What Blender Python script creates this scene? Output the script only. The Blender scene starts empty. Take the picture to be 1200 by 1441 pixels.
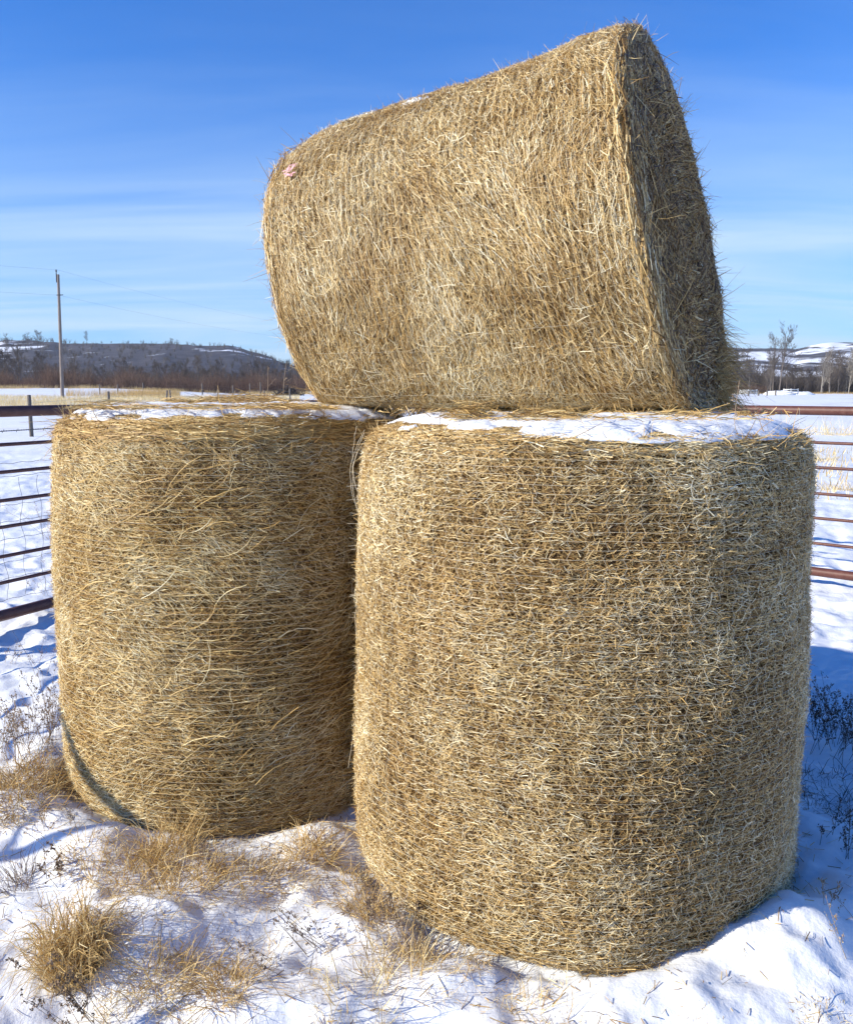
import bpy, math, random
import numpy as np
from mathutils import Vector

# ------------------------------------------------------------------ camera, sky, sun, exposure
EYE = 1.62
PITCH = math.radians(8.16)
scene = bpy.context.scene
C = scene.collection
cam_d = bpy.data.cameras.new('camera'); cam = bpy.data.objects.new('camera', cam_d); C.objects.link(cam)
cam_d.sensor_fit = 'HORIZONTAL'; cam_d.sensor_width = 36; cam_d.lens = 36
cam_d.clip_start = 0.05; cam_d.clip_end = 9000
cam.location = (0, 0, EYE); cam.rotation_euler = (math.pi/2 - PITCH, 0, 0)
scene.camera = cam
scene.view_settings.view_transform = 'Standard'; scene.view_settings.look = 'None'
scene.view_settings.exposure = 0.58; scene.view_settings.gamma = 1
scene.cycles.max_bounces = 6; scene.cycles.diffuse_bounces = 4; scene.cycles.transparent_max_bounces = 6

SUN_EL = math.radians(25.4)
SD = np.array([-0.956, -0.292, math.tan(SUN_EL)])          # towards the sun
SUN_ROT = math.atan2(SD[0], SD[1])
world = bpy.data.worlds.new('World'); scene.world = world; world.use_nodes = True
wt = world.node_tree; wn = wt.nodes; wl = wt.links; wn.clear()
def N(tree, t, **kw):
    n = tree.nodes.new(t)
    for k, v in kw.items(): setattr(n, k, v)
    return n
out = N(wt, 'ShaderNodeOutputWorld'); bg = N(wt, 'ShaderNodeBackground'); bg.inputs[1].default_value = 0.076
sky = N(wt, 'ShaderNodeTexSky', sky_type='NISHITA'); sky.sun_disc = False
sky.sun_elevation = SUN_EL; sky.sun_rotation = SUN_ROT
sky.altitude = 600; sky.air_density = 1.0; sky.dust_density = 0.3; sky.ozone_density = 6.0
hs = N(wt, 'ShaderNodeMixRGB', blend_type='MULTIPLY'); hs.inputs[0].default_value = 1; hs.inputs[2].default_value = (0.16, 1.06, 1.92, 1)
wl.new(sky.outputs[0], hs.inputs[1])
tc = N(wt, 'ShaderNodeTexCoord'); sep = N(wt, 'ShaderNodeSeparateXYZ'); wl.new(tc.outputs['Generated'], sep.inputs[0])
def M(tree, op, a, b=None, clamp=False):
    n = N(tree, 'ShaderNodeMath', operation=op); n.use_clamp = clamp
    for i, v in enumerate((a, b)):
        if v is None: continue
        if isinstance(v, (int, float)): n.inputs[i].default_value = v
        else: tree.links.new(v, n.inputs[i])
    return n.outputs[0]
zz = M(wt, 'ADD', M(wt, 'MAXIMUM', sep.outputs[2], 0.0), 0.10)
cx = M(wt, 'DIVIDE', sep.outputs[0], zz); cy = M(wt, 'DIVIDE', sep.outputs[1], zz)
comb = N(wt, 'ShaderNodeCombineXYZ'); wl.new(cx, comb.inputs[0]); wl.new(cy, comb.inputs[1])
mp = N(wt, 'ShaderNodeMapping'); mp.inputs['Rotation'].default_value = (0, 0, math.radians(28)); mp.inputs['Scale'].default_value = (0.16, 0.62, 1)
wl.new(comb.outputs[0], mp.inputs[0])
n1 = N(wt, 'ShaderNodeTexNoise'); n1.inputs['Scale'].default_value = 1.7; n1.inputs['Detail'].default_value = 7; n1.inputs['Roughness'].default_value = 0.55
n1.inputs['Distortion'].default_value = 0.5; wl.new(mp.outputs[0], n1.inputs['Vector'])
r1 = N(wt, 'ShaderNodeValToRGB'); r1.color_ramp.elements[0].position = 0.34; r1.color_ramp.elements[1].position = 0.84
wl.new(n1.outputs['Fac'], r1.inputs[0])
# cirrus thins out with height
rh = N(wt, 'ShaderNodeValToRGB')
e = rh.color_ramp.elements; e[0].position = 0.0; e[0].color = (0.5,)*3 + (1,); e[1].position = 0.52; e[1].color = (0.04,)*3 + (1,)
k = e.new(0.07); k.color = (0.85,)*3 + (1,); k = e.new(0.16); k.color = (0.95,)*3 + (1,); k = e.new(0.25); k.color = (0.42,)*3 + (1,); k = e.new(0.36); k.color = (0.2,)*3 + (1,)
rv = N(wt, 'ShaderNodeValToRGB')        # thin even veil, thickest low in the sky
e = rv.color_ramp.elements; e[0].position = 0.0; e[0].color = (0.62,)*3 + (1,); e[1].position = 0.42; e[1].color = (0.0,)*3 + (1,)
k = e.new(0.12); k.color = (0.36,)*3 + (1,); k = e.new(0.28); k.color = (0.08,)*3 + (1,)
wl.new(sep.outputs[2], rv.inputs[0])
wl.new(sep.outputs[2], rh.inputs[0])
cf = M(wt, 'ADD', M(wt, 'MULTIPLY', r1.outputs[0], rh.outputs[0], True), rv.outputs[0], True)
mx = N(wt, 'ShaderNodeMixRGB'); mx.inputs[2].default_value = (5.6, 7.4, 9.2, 1)
wl.new(cf, mx.inputs[0]); wl.new(hs.outputs[0], mx.inputs[1]); wl.new(mx.outputs[0], bg.inputs[0]); wl.new(bg.outputs[0], out.inputs[0])

sd = bpy.data.lights.new('sun', 'SUN'); sd.energy = 5.0; sd.angle = math.radians(0.53); sd.color = (1.0, 0.925, 0.76)
sun = bpy.data.objects.new('sun', sd); C.objects.link(sun)
sun.rotation_euler = Vector(SD).to_track_quat('Z', 'Y').to_euler(); sun.location = (-30, -11, 20)

# ------------------------------------------------------------------ helpers
rng = np.random.default_rng(7); random.seed(7)
U = lambda a, b, n=None: rng.uniform(a, b, n)
def ray(px, py):
    """direction of photo pixel (1200 x 1441), used to find where things stand"""
    x = (px-600)/1200; y = (720.5-py)/1200
    return np.array([x, math.cos(PITCH)+y*math.sin(PITCH), -math.sin(PITCH)+y*math.cos(PITCH)])
def G(px, py, z=0.0):
    d = ray(px, py); t = (z-EYE)/d[2]; return d[0]*t, d[1]*t
def hsh(ix, iy, iz, seed):
    h = (ix*374761393 + iy*668265263 + iz*1274126177 + seed*974634777) & 0xffffffff
    h = ((h ^ (h >> 13))*1274126177) & 0xffffffff
    return ((h ^ (h >> 16)) & 0xffff)/65535.0
def vnoise(x, y, z, seed=0):
    xi, yi, zi = (np.floor(a).astype(np.int64) for a in (x, y, z))
    fx, fy, fz = x-xi, y-yi, z-zi
    fx, fy, fz = (f*f*(3-2*f) for f in (fx, fy, fz)); r = 0
    for a in (0, 1):
        for b in (0, 1):
            for c in (0, 1):
                r = r + hsh(xi+a, yi+b, zi+c, seed)*(fx if a else 1-fx)*(fy if b else 1-fy)*(fz if c else 1-fz)
    return r*2-1
def fbm(x, y, z, seed=0, o=3):
    r = 0; a = 1; s = 0
    for i in range(o):
        r = r + a*vnoise(x*2**i, y*2**i, z*2**i, seed+i*17); s += a; a *= .5
    return r/s
def sst(x, a, b):
    t = np.clip((x-a)/(b-a), 0, 1); return t*t*(3-2*t)
def norm(v): return v/np.maximum(np.linalg.norm(v, axis=-1, keepdims=True), 1e-9)

def mesh_np(name, V, F, mats, attr=None, smooth=True, mi=None):
    """V (n,3), F list of arrays (m,k) -> mesh"""
    me = bpy.data.meshes.new(name)
    F = [f for f in (F if isinstance(F, list) else [F]) if len(f)]
    loops = np.concatenate([f.ravel() for f in F]); tot = np.concatenate([np.full(len(f), f.shape[1]) for f in F])
    st = np.concatenate([[0], np.cumsum(tot)[:-1]])
    me.vertices.add(len(V)); me.vertices.foreach_set('co', np.asarray(V, np.float32).ravel())
    me.loops.add(len(loops)); me.loops.foreach_set('vertex_index', loops.astype(np.int32))
    me.polygons.add(len(tot)); me.polygons.foreach_set('loop_start', st.astype(np.int32))
    try: me.polygons.foreach_set('loop_total', tot.astype(np.int32))
    except Exception: pass
    me.polygons.foreach_set('use_smooth', np.full(len(tot), smooth))
    for m in mats: me.materials.append(m)
    if mi is not None: me.polygons.foreach_set('material_index', mi.astype(np.int32))
    me.update(calc_edges=True); me.validate(clean_customdata=False)
    if attr is not None:
        a = me.attributes.new('tint', 'FLOAT', 'POINT'); a.data.foreach_set('value', np.asarray(attr, np.float32))
    return me
def link(name, me, parent=None, loc=None):
    o = bpy.data.objects.new(name, me); C.objects.link(o)
    if parent is not None: o.parent = parent
    if loc is not None: o.location = loc
    return o
def tag(o, label=None, cat=None, group=None, kind=None):
    if label: o['label'] = label
    if cat: o['category'] = cat
    if group: o['group'] = group
    if kind: o['kind'] = kind
    return o
def empty(name, loc, *a, **k):
    o = link(name, None, None, loc); o.empty_display_size = .1; return tag(o, *a, **k)

class Geo:
    """collects vertices and faces (tris, quads) with a tint per vertex"""
    def __init__(s): s.V = []; s.Q = []; s.T = []; s.A = []; s.n = 0
    def add(s, V, Q=None, T=None, A=None):
        V = np.asarray(V, float).reshape(-1, 3); s.V.append(V)
        if Q is not None and len(Q): s.Q.append(np.asarray(Q)+s.n)
        if T is not None and len(T): s.T.append(np.asarray(T)+s.n)
        s.A.append(np.full(len(V), 0.5) if A is None else np.broadcast_to(A, (len(V),)).astype(float)); s.n += len(V)
    def mesh(s, name, mats, smooth=True, offset=None):
        V = np.concatenate(s.V); V = V if offset is None else V-np.asarray(offset)
        F = []
        if s.Q: F.append(np.concatenate(s.Q))
        if s.T: F.append(np.concatenate(s.T))
        return mesh_np(name, V, F, mats, np.concatenate(s.A), smooth)
    def ribbons(s, P, W, Nn, tint, fold=0.35):
        """P (n,k,3) centre lines, W (n,k) half widths, Nn (n,3)/(n,k,3) normals: V-folded blades"""
        n, k, _ = P.shape
        Tn = norm(np.gradient(P, axis=1)); Nn = np.broadcast_to(Nn[:, None] if Nn.ndim == 2 else Nn, P.shape)
        B = norm(np.cross(Tn, Nn)); Nr = np.cross(B, Tn)
        W = np.broadcast_to(W, (n, k))[..., None]
        V = np.stack([P-B*W, P+Nr*W*fold*2, P+B*W], 2)
        idx = np.arange(n*k*3).reshape(n, k, 3)
        a, b = idx[:, :-1], idx[:, 1:]
        Q = np.concatenate([np.stack([a[..., 0], a[..., 1], b[..., 1], b[..., 0]], -1).reshape(-1, 4),
                            np.stack([a[..., 1], a[..., 2], b[..., 2], b[..., 1]], -1).reshape(-1, 4)])
        s.add(V, Q, None, np.repeat(np.broadcast_to(tint, (n,)), k*3))
    def tubes(s, P, R, tint=0.5, m=4, cap=False):
        """P (n,k,3), R (n,k) tubes with m sides"""
        n, k, _ = P.shape
        Tn = norm(np.gradient(P, axis=1)); ref = np.where(np.abs(Tn[..., 2:]) > .8, np.array([1., 0, 0]), np.array([0, 0, 1.]))
        B = norm(np.cross(Tn, ref)); Nr = np.cross(Tn, B); th = np.arange(m)/m*2*np.pi
        R = np.broadcast_to(R, (n, k))
        V = P[:, :, None]+R[..., None, None]*(B[:, :, None]*np.cos(th)[:, None]+Nr[:, :, None]*np.sin(th)[:, None])
        idx = np.arange(n*k*m).reshape(n, k, m); a, b = idx[:, :-1], idx[:, 1:]
        Q = np.stack([a, np.roll(a, -1, 2), np.roll(b, -1, 2), b], -1).reshape(-1, 4)
        T = None
        if cap:
            T = np.concatenate([np.stack([idx[:, e, 0], idx[:, e, j], idx[:, e, j+1]], -1) for e in (0, k-1) for j in range(1, m-1)])
        s.add(V, Q, T, np.repeat(np.broadcast_to(tint, (n,)), k*m))
    def box(s, a, b, tint=0.5):
        a = np.asarray(a, float); b = np.asarray(b, float)
        V = np.array([[a[0], a[1], a[2]], [b[0], a[1], a[2]], [b[0], b[1], a[2]], [a[0], b[1], a[2]],
                      [a[0], a[1], b[2]], [b[0], a[1], b[2]], [b[0], b[1], b[2]], [a[0], b[1], b[2]]])
        s.add(V, [[0, 3, 2, 1], [4, 5, 6, 7], [0, 1, 5, 4], [1, 2, 6, 5], [2, 3, 7, 6], [3, 0, 4, 7]], None, tint)

def mat(name, rough=.7, spec=.3):
    m = bpy.data.materials.new(name); m.use_nodes = True; t = m.node_tree
    b = t.nodes['Principled BSDF']; b.inputs['Roughness'].default_value = rough; b.inputs['Specular IOR Level'].default_value = spec
    return m, t, b
def ramp(t, fac, stops, interp='LINEAR'):
    r = N(t, 'ShaderNodeValToRGB'); r.color_ramp.interpolation = interp; e = r.color_ramp.elements
    while len(e) < len(stops): e.new(0.5)
    for i, (p, c) in enumerate(stops): e[i].position = p; e[i].color = tuple(c)+(1,)
    t.links.new(fac, r.inputs[0]); return r.outputs[0]
def noise(t, scale, detail=4, rough=.5, vec=None, dist=0):
    n = N(t, 'ShaderNodeTexNoise'); n.inputs['Scale'].default_value = scale; n.inputs['Detail'].default_value = detail
    n.inputs['Roughness'].default_value = rough; n.inputs['Distortion'].default_value = dist
    if vec is not None: t.links.new(vec, n.inputs['Vector'])
    return n.outputs['Fac']
def objco(t, scale=(1, 1, 1), rot=(0, 0, 0), world=False):
    if world: v = N(t, 'ShaderNodeNewGeometry').outputs['Position']
    else: v = N(t, 'ShaderNodeTexCoord').outputs['Object']
    m = N(t, 'ShaderNodeMapping'); m.inputs['Scale'].default_value = scale; m.inputs['Rotation'].default_value = rot
    t.links.new(v, m.inputs[0]); return m.outputs[0]
def mixc(t, fac, a, b, mode='MIX'):
    n = N(t, 'ShaderNodeMixRGB', blend_type=mode)
    for i, v in enumerate((fac, a, b)):
        if isinstance(v, (int, float)): n.inputs[i].default_value = v
        elif isinstance(v, tuple): n.inputs[i].default_value = v+(1,)
        else: t.links.new(v, n.inputs[i])
    return n.outputs[0]
def bump(t, b, h, strength=.5, dist=.01):
    n = N(t, 'ShaderNodeBump'); n.inputs['Strength'].default_value = strength; n.inputs['Distance'].default_value = dist
    t.links.new(h, n.inputs['Height']); t.links.new(n.outputs[0], b.inputs['Normal'])
def tintmat(name, stops, rough=.6, spec=.35, trans=0.0, patch=None):
    m, t, b = mat(name, rough, spec)
    a = N(t, 'ShaderNodeAttribute', attribute_name='tint'); c = ramp(t, a.outputs['Fac'], stops)
    if patch:
        f = ramp(t, noise(t, patch[0], 3, .5, objco(t)), [(.38, (0, 0, 0)), (.66, (1, 1, 1))]); c2 = mixc(t, 1.0, c, patch[1], 'MULTIPLY'); c = mixc(t, f, c, c2)
    t.links.new(c, b.inputs['Base Color'])
    if trans > 0:
        tr = N(t, 'ShaderNodeBsdfTranslucent'); t.links.new(c, tr.inputs[0]); ms = N(t, 'ShaderNodeMixShader'); ms.inputs[0].default_value = trans
        t.links.new(b.outputs[0], ms.inputs[1]); t.links.new(tr.outputs[0], ms.inputs[2]); t.links.new(ms.outputs[0], t.nodes['Material Output'].inputs[0])
    return m

# ------------------------------------------------------------------ materials
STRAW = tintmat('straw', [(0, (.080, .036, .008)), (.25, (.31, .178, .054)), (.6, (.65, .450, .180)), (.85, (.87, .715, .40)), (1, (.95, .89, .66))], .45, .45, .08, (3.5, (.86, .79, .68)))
STRAW_L = tintmat('golden_straw', [(0, (.080, .034, .007)), (.25, (.31, .173, .048)), (.6, (.65, .440, .160)), (.85, (.86, .695, .36)), (1, (.94, .87, .60))], .45, .45, .08, (3.5, (.86, .79, .64)))
core, t, b = mat('hay_core', .9, .1)  # colour darkened to put shade into the gaps between straws
c = ramp(t, noise(t, 60, 5, .7, objco(t, (1, 1, 4))), [(.3, (.05, .026, .01)), (.55, (.17, .10, .042)), (.75, (.30, .20, .09))]); t.links.new(c, b.inputs['Base Color'])
bump(t, b, noise(t, 120, 4, .7, objco(t, (1, 1, 5))), 1, .01)
NET, t, b = mat('net_thread', .45, .5); b.inputs['Base Color'].default_value = (.70, .62, .46, 1)
PINK, t, b = mat('pink_tape', .5, .4); t.links.new(ramp(t, noise(t, 80, 3), [(.3, (.62, .26, .30)), (.7, (.74, .44, .46))]), b.inputs['Base Color'])
SNOW, t, b = mat('snow', .62, .25)
c = ramp(t, noise(t, 3.0, 4, .6, objco(t, world=True)), [(.3, (.74, .77, .82)), (.7, (.85, .86, .88))])
t.links.new(c, b.inputs['Base Color'])
hh = M(t, 'ADD', M(t, 'MULTIPLY', noise(t, 60, 5, .7, objco(t, world=True)), .45), M(t, 'MULTIPLY', noise(t, 7, 5, .6, objco(t, world=True)), 3.0)); bump(t, b, hh, .4, .012)
b.inputs['Subsurface Weight'].default_value = 0.0
PIPE, t, b = mat('rusty_red_pipe', .5, .45)
f = noise(t, 14, 8, .75, objco(t, (1, 1, 1))); c = ramp(t, f, [(.3, (.075, .022, .016)), (.55, (.12, .045, .033)), (.72, (.17, .08, .055))]); t.links.new(c, b.inputs['Base Color'])
bump(t, b, noise(t, 70, 4, .6, objco(t)), .3, .003)
WIRE, t, b = mat('galvanised_wire', .45, .5); b.inputs['Base Color'].default_value = (.16, .165, .17, 1); b.inputs['Metallic'].default_value = .4
WOODP, t, b = mat('weathered_post_wood', .85, .2)
c = ramp(t, noise(t, 14, 5, .6, objco(t, (6, 6, .7))), [(.3, (.07, .06, .055)), (.7, (.22, .19, .16))]); t.links.new(c, b.inputs['Base Color']); bump(t, b, noise(t, 30, 4, .6, objco(t, (6, 6, .7))), .6, .01)
POLEW, t, b = mat('utility_pole_wood', .85, .2)
c = ramp(t, noise(t, 5, 5, .6, objco(t, (4, 4, .3))), [(.3, (.16, .12, .10)), (.7, (.33, .28, .24))]); t.links.new(c, b.inputs['Base Color'])
DARKM, t, b = mat('dark_metal', .5, .4); b.inputs['Base Color'].default_value = (.03, .03, .035, 1)
WHITEP, t, b = mat('white_board_paint', .6, .3); t.links.new(ramp(t, noise(t, 2, 4), [(.3, (.55, .55, .53)), (.7, (.78, .78, .75))]), b.inputs['Base Color'])
BARK = tintmat('bare_bark', [(0, (.055, .045, .042)), (.5, (.15, .125, .11)), (1, (.36, .33, .29))], .9, .1)
WILLOW = tintmat('willow_twigs', [(0, (.055, .032, .028)), (.5, (.125, .078, .062)), (1, (.24, .17, .13))], .9, .1)
GRASS = tintmat('dry_grass', [(0, (.16, .085, .028)), (.4, (.46, .29, .105)), (.75, (.72, .53, .24)), (1, (.84, .72, .44))], .6, .3, .2)
WEED = tintmat('dead_weed', [(0, (.13, .095, .065)), (.5, (.27, .19, .13)), (1, (.46, .36, .26))], .8, .2, .1)
TWIG = tintmat('shade_tinted_weed', [(0, (.03, .026, .022)), (.6, (.10, .075, .055)), (1, (.22, .16, .11))], .8, .2, .05)  # darker copy of the weed colours, shade of the right side painted in

# ------------------------------------------------------------------ bales: where they stand
BR = (0.513, 2.91); BL = (-0.80, 3.66); RAD = 0.735; HT = 1.545; HT2 = 1.565
class Standing:
    def __init__(s, cx, cy, rad, ht, seed, lean=0.0, wob=.012):
        s.tp = .024 if cx < 0 else .008; s.c = (cx, cy); s.r = rad; s.h = ht; s.seed = seed; s.lean = lean; s.wob = wob
    def f(s, v, t, off=0.0, lump=1.0):
        r = np.where(np.abs(v) <= 1, 1.0, 2-np.abs(v)); z = np.clip(v, -1, 1); p = 15.0
        k = (np.abs(r)**p+np.abs(z)**p)**(-1/p); r = r*k; z = z*k
        side = sst(r, .5, 1)
        R = s.r*(1.0-s.tp*z+.020*(1-z*z)+.016*np.clip(-z, 0, 1)-.012*np.clip(-z, 0, 1)**8-.020*np.clip(z, 0, 1)**6)
        ct, st_ = np.cos(t), np.sin(t)
        nz = fbm(ct*2.2, st_*2.2, z*1.9+5, s.seed, 2)*s.wob*1.3+fbm(ct*9, st_*9, z*8, s.seed+5, 3)*s.wob*.75*lump
        gro = -.0050*np.cos(2*np.pi*z*s.h/2/.0245)*np.clip(.6+fbm(ct*3, st_*3, z*3, s.seed+9, 2)*1.6, 0, 1)
        rr = R*r+(nz+gro+off)*side
        top = (1-side)*off*np.sign(z)
        return np.stack([s.c[0]+rr*ct+s.lean*z, s.c[1]+rr*st_, -.03+s.h*.5*(1+z)+top*1.0+nz*.4*(1-side)+0*off], -1)
Q = [0.3120, 3.6389, 2.095, 0.4686, 0.1048, 1.500, 0.7600, 0.7480, 0.6494, 0.694, 0.0911, 0.1156, 0.0955, -0.0254, 2.1455]
class Lying:
    seed = 91; h = 1.4843
    def f(s, v, t, off=0.0, lump=1.0):
        cx, cy, cz, yaw, tilt, L, Rx, Rz, Rxl, Rzl, shR, shL, rl, bu, pw = Q
        r = np.where(np.abs(v) <= 1, 1.0, 2-np.abs(v)); z = np.clip(v, -1, 1); p = 34.0
        k = (np.abs(r)**p+np.abs(z)**p)**(-1/p); r = r*k; S = z*k; m = (1-S)/2
        side = sst(r, .6, 1)
        a = np.array([np.cos(yaw)*np.cos(tilt), -np.sin(yaw)*np.cos(tilt), np.sin(tilt)]); h = np.array([np.sin(yaw), np.cos(yaw), 0.])
        u = np.cross(a, h); u = u*np.sign(u[2]); ah = np.array([a[0], a[1], 0])
        prof = 1+bu*(1-S**2)-.035*np.clip(S, 0, 1)**10-rl*np.clip(-S, 0, 1)**6
        co, si = np.cos(t), np.sin(t); nz = fbm(co*2.3, si*2.3, S*2+1, 91, 2)*.016+fbm(co*9, si*9, S*8, 96, 3)*.009*lump
        gro = -.0050*np.cos(2*np.pi*S*L/2/.026)*np.clip(.6+fbm(co*3, si*3, S*3, 99, 2)*1.6, 0, 1)
        e = 2/pw; cs = np.sign(co)*np.abs(co)**e; ss = np.sign(si)*np.abs(si)**e
        d = (nz+gro+off)*side
        hh = ((Rx+(Rxl-Rx)*m)*prof*r+d)*cs; vv = ((Rz+(Rzl-Rz)*m)*prof*r+d)*ss
        ax = S*L/2+np.sign(S)*(1-side)*(off+fbm(r*co*5, r*si*5, S, 77, 3)*.022)
        P = np.array([cx, cy, cz])+ax[..., None]*a+hh[..., None]*h+vv[..., None]*u
        P = P-((shR+(shL-shR)*m)*(P[..., 2]-cz))[..., None]*ah
        fl = 1.548; q = P[..., 2]; kk = .03
        P[..., 2] = fl+np.where((q-fl)/kk > 30, q-fl, kk*np.log1p(np.exp(np.clip((q-fl)/kk, -50, 30))))
        return P
def bnormal(B, v, t):
    e = 3e-3; a = B.f(v+e, t, 0, 0)-B.f(v-e, t, 0, 0); b = B.f(v, t+e, 0, 0)-B.f(v, t-e, 0, 0)
    n = norm(np.cross(a, b)); c = B.f(np.zeros(1), np.zeros(1)) * 0
    ctr = B.f(np.zeros(8), np.arange(8)*np.pi/4).mean(0)
    sgn = np.sign(((B.f(v, t)-ctr)*n).sum(-1, keepdims=True)); return n*np.where(sgn == 0, 1, sgn)

def body_mesh(B, nv=260, nt=340):
    v = np.concatenate([np.linspace(-1.98, -1.0, 40), np.linspace(-1, 1, nv)[1:-1], np.linspace(1, 1.98, 60)])
    t = np.linspace(0, 2*np.pi, nt, endpoint=False); VV, TT = np.meshgrid(v, t, indexing='ij')
    P = B.f(VV, TT, -.012); idx = np.arange(P.shape[0]*nt).reshape(P.shape[0], nt); a, b = idx[:-1], idx[1:]
    Qd = np.stack([a, b, np.roll(b, -1, 1), np.roll(a, -1, 1)], -1).reshape(-1, 4)
    V = P.reshape(-1, 3); c0 = P[0].mean(0); c1 = P[-1].mean(0); n = len(V); V = np.concatenate([V, [c0, c1]])
    T = np.concatenate([np.stack([np.full(nt, n), idx[0], np.roll(idx[0], -1)], -1), np.stack([np.full(nt, n+1), np.roll(idx[-1], -1), idx[-1]], -1)])
    return mesh_np('hay_body', V, [Qd, T], [core], np.full(len(V), .3))

def straw_coat(g, B, v, t, L, ang, w, off, K=3, lift=.004, bend=.12, tint=None, Rr=.73):
    """lays n straws on the bale's skin; ang 0 = round the bale, 90 deg = along its axis"""
    n = len(v); s = np.linspace(-.5, .5, K)[None]; cur = U(-bend, bend, n)[:, None]
    loc_r = np.where(np.abs(v) <= 1, 1.0, np.maximum(2-np.abs(v), .08))
    aa = ang[:, None]+cur*s*6
    dt = L[:, None]*s*np.cos(aa)/(Rr*loc_r[:, None]); dv = L[:, None]*s*np.sin(aa)/(B.h/2)
    dv = np.where(np.abs(v[:, None]) > 1, L[:, None]*s*np.sin(aa)/Rr, dv)
    vv = np.clip(v[:, None]+dv, -1.97, 1.97); tt = t[:, None]+dt
    of = off[:, None]+U(-1, 1, n)[:, None]*s*lift*2+np.abs(s)**2*4*lift*rng.normal(size=(n, 1))
    P = B.f(vv, tt, of); nn = bnormal(B, v, t); nn = norm(nn+rng.normal(size=nn.shape)*.45)
    W = w[:, None]*(1-.5*np.abs(s)*2*U(0, 1, n)[:, None])
    if tint is None: tint = np.clip(rng.normal(.58, .22, n), 0, 1)
    g.ribbons(P, W, nn, tint)
def spikes(g, B, v, t, L, w, K=4, out=.7, tint=None, drop=0.0):
    n = len(v); p = B.f(v, t, 0.0); nn = bnormal(B, v, t); e = 3e-3; tt = norm(B.f(v, t+e, 0, 0)-B.f(v, t-e, 0, 0))
    ax = np.cross(nn, tt); d = norm(nn*(out*U(.4, 1.3, n))[:, None]+tt*rng.normal(size=(n, 1))*.7+ax*rng.normal(size=(n, 1))*.6)
    cv = rng.normal(size=(n, 3))*.25; s = np.linspace(0, 1, K)[None, :, None]
    P = p[:, None]+d[:, None]*L[:, None, None]*s+cv[:, None]*(L[:, None, None]*s*s)
    P[..., 2] -= drop*L[:, None]*s[..., 0]**2
    W = w[:, None]*(1-.75*s[..., 0]); g.ribbons(P, W, norm(rng.normal(size=(n, 3))), np.clip(rng.normal(.55, .2, n), 0, 1) if tint is None else tint)

def net_wrap(B, step_v, chain, amp=.004, vr=.985, a0=0, a1=2*np.pi, off=.010):
    g = Geo()
    vs = np.arange(-vr, vr, step_v/(B.h/2)); K = 220; t = np.linspace(a0, a1, K)
    VV, TT = np.meshgrid(vs, t, indexing='ij')
    wob = fbm(np.cos(TT)*8, np.sin(TT)*8, VV*20, 33, 2)*.004/(B.h/2)
    of = off+fbm(np.cos(TT)*14, np.sin(TT)*14, VV*15, 41, 3)*.007
    g.tubes(B.f(VV+wob, TT, of), np.full(VV.shape, .00052), .5, 3)
    if chain:   # cross threads, running zig-zag along the axis
        ts = np.arange(a0, a1, chain/.73); K = 130; v = np.linspace(-vr, vr, K)
        TT, VV = np.meshgrid(ts, v, indexing='ij')
        zg = (np.abs((np.arange(K) % 4)-2)-1)*.006/.73; wob = fbm(np.cos(TT)*9, np.sin(TT)*9, VV*3, 35, 2)*.012/.73
        of = off+fbm(np.cos(TT)*14, np.sin(TT)*14, VV*15, 44, 3)*.011
        g.tubes(B.f(VV, TT+zg+wob, of), np.full(VV.shape, .00042), .5, 3)
    return g.mesh('net_wrap', [NET])

def pick(n, B, cam_keep=.38, face=None):
    """random skin positions; the far side, which no one sees from here, gets fewer straws"""
    v = U(-1.02, 1.02, n); t = U(0, 2*np.pi, n); nn = bnormal(B, v, t); P = B.f(v, t)
    d = norm(np.array([0, 0, EYE])-P); f = (nn*d).sum(-1); k = (f > -.25) | (rng.random(n) < cam_keep); return v[k], t[k]

def angle_field(B, v, t, base_sd, swirl):
    a = fbm(np.cos(t)*3.1, np.sin(t)*3.1, v*3.0, B.seed+50, 2)*swirl
    flat = rng.random(len(v)); sd = np.where(flat < .55, base_sd, base_sd*3.2)
    return a+rng.normal(size=len(v))*sd

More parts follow.
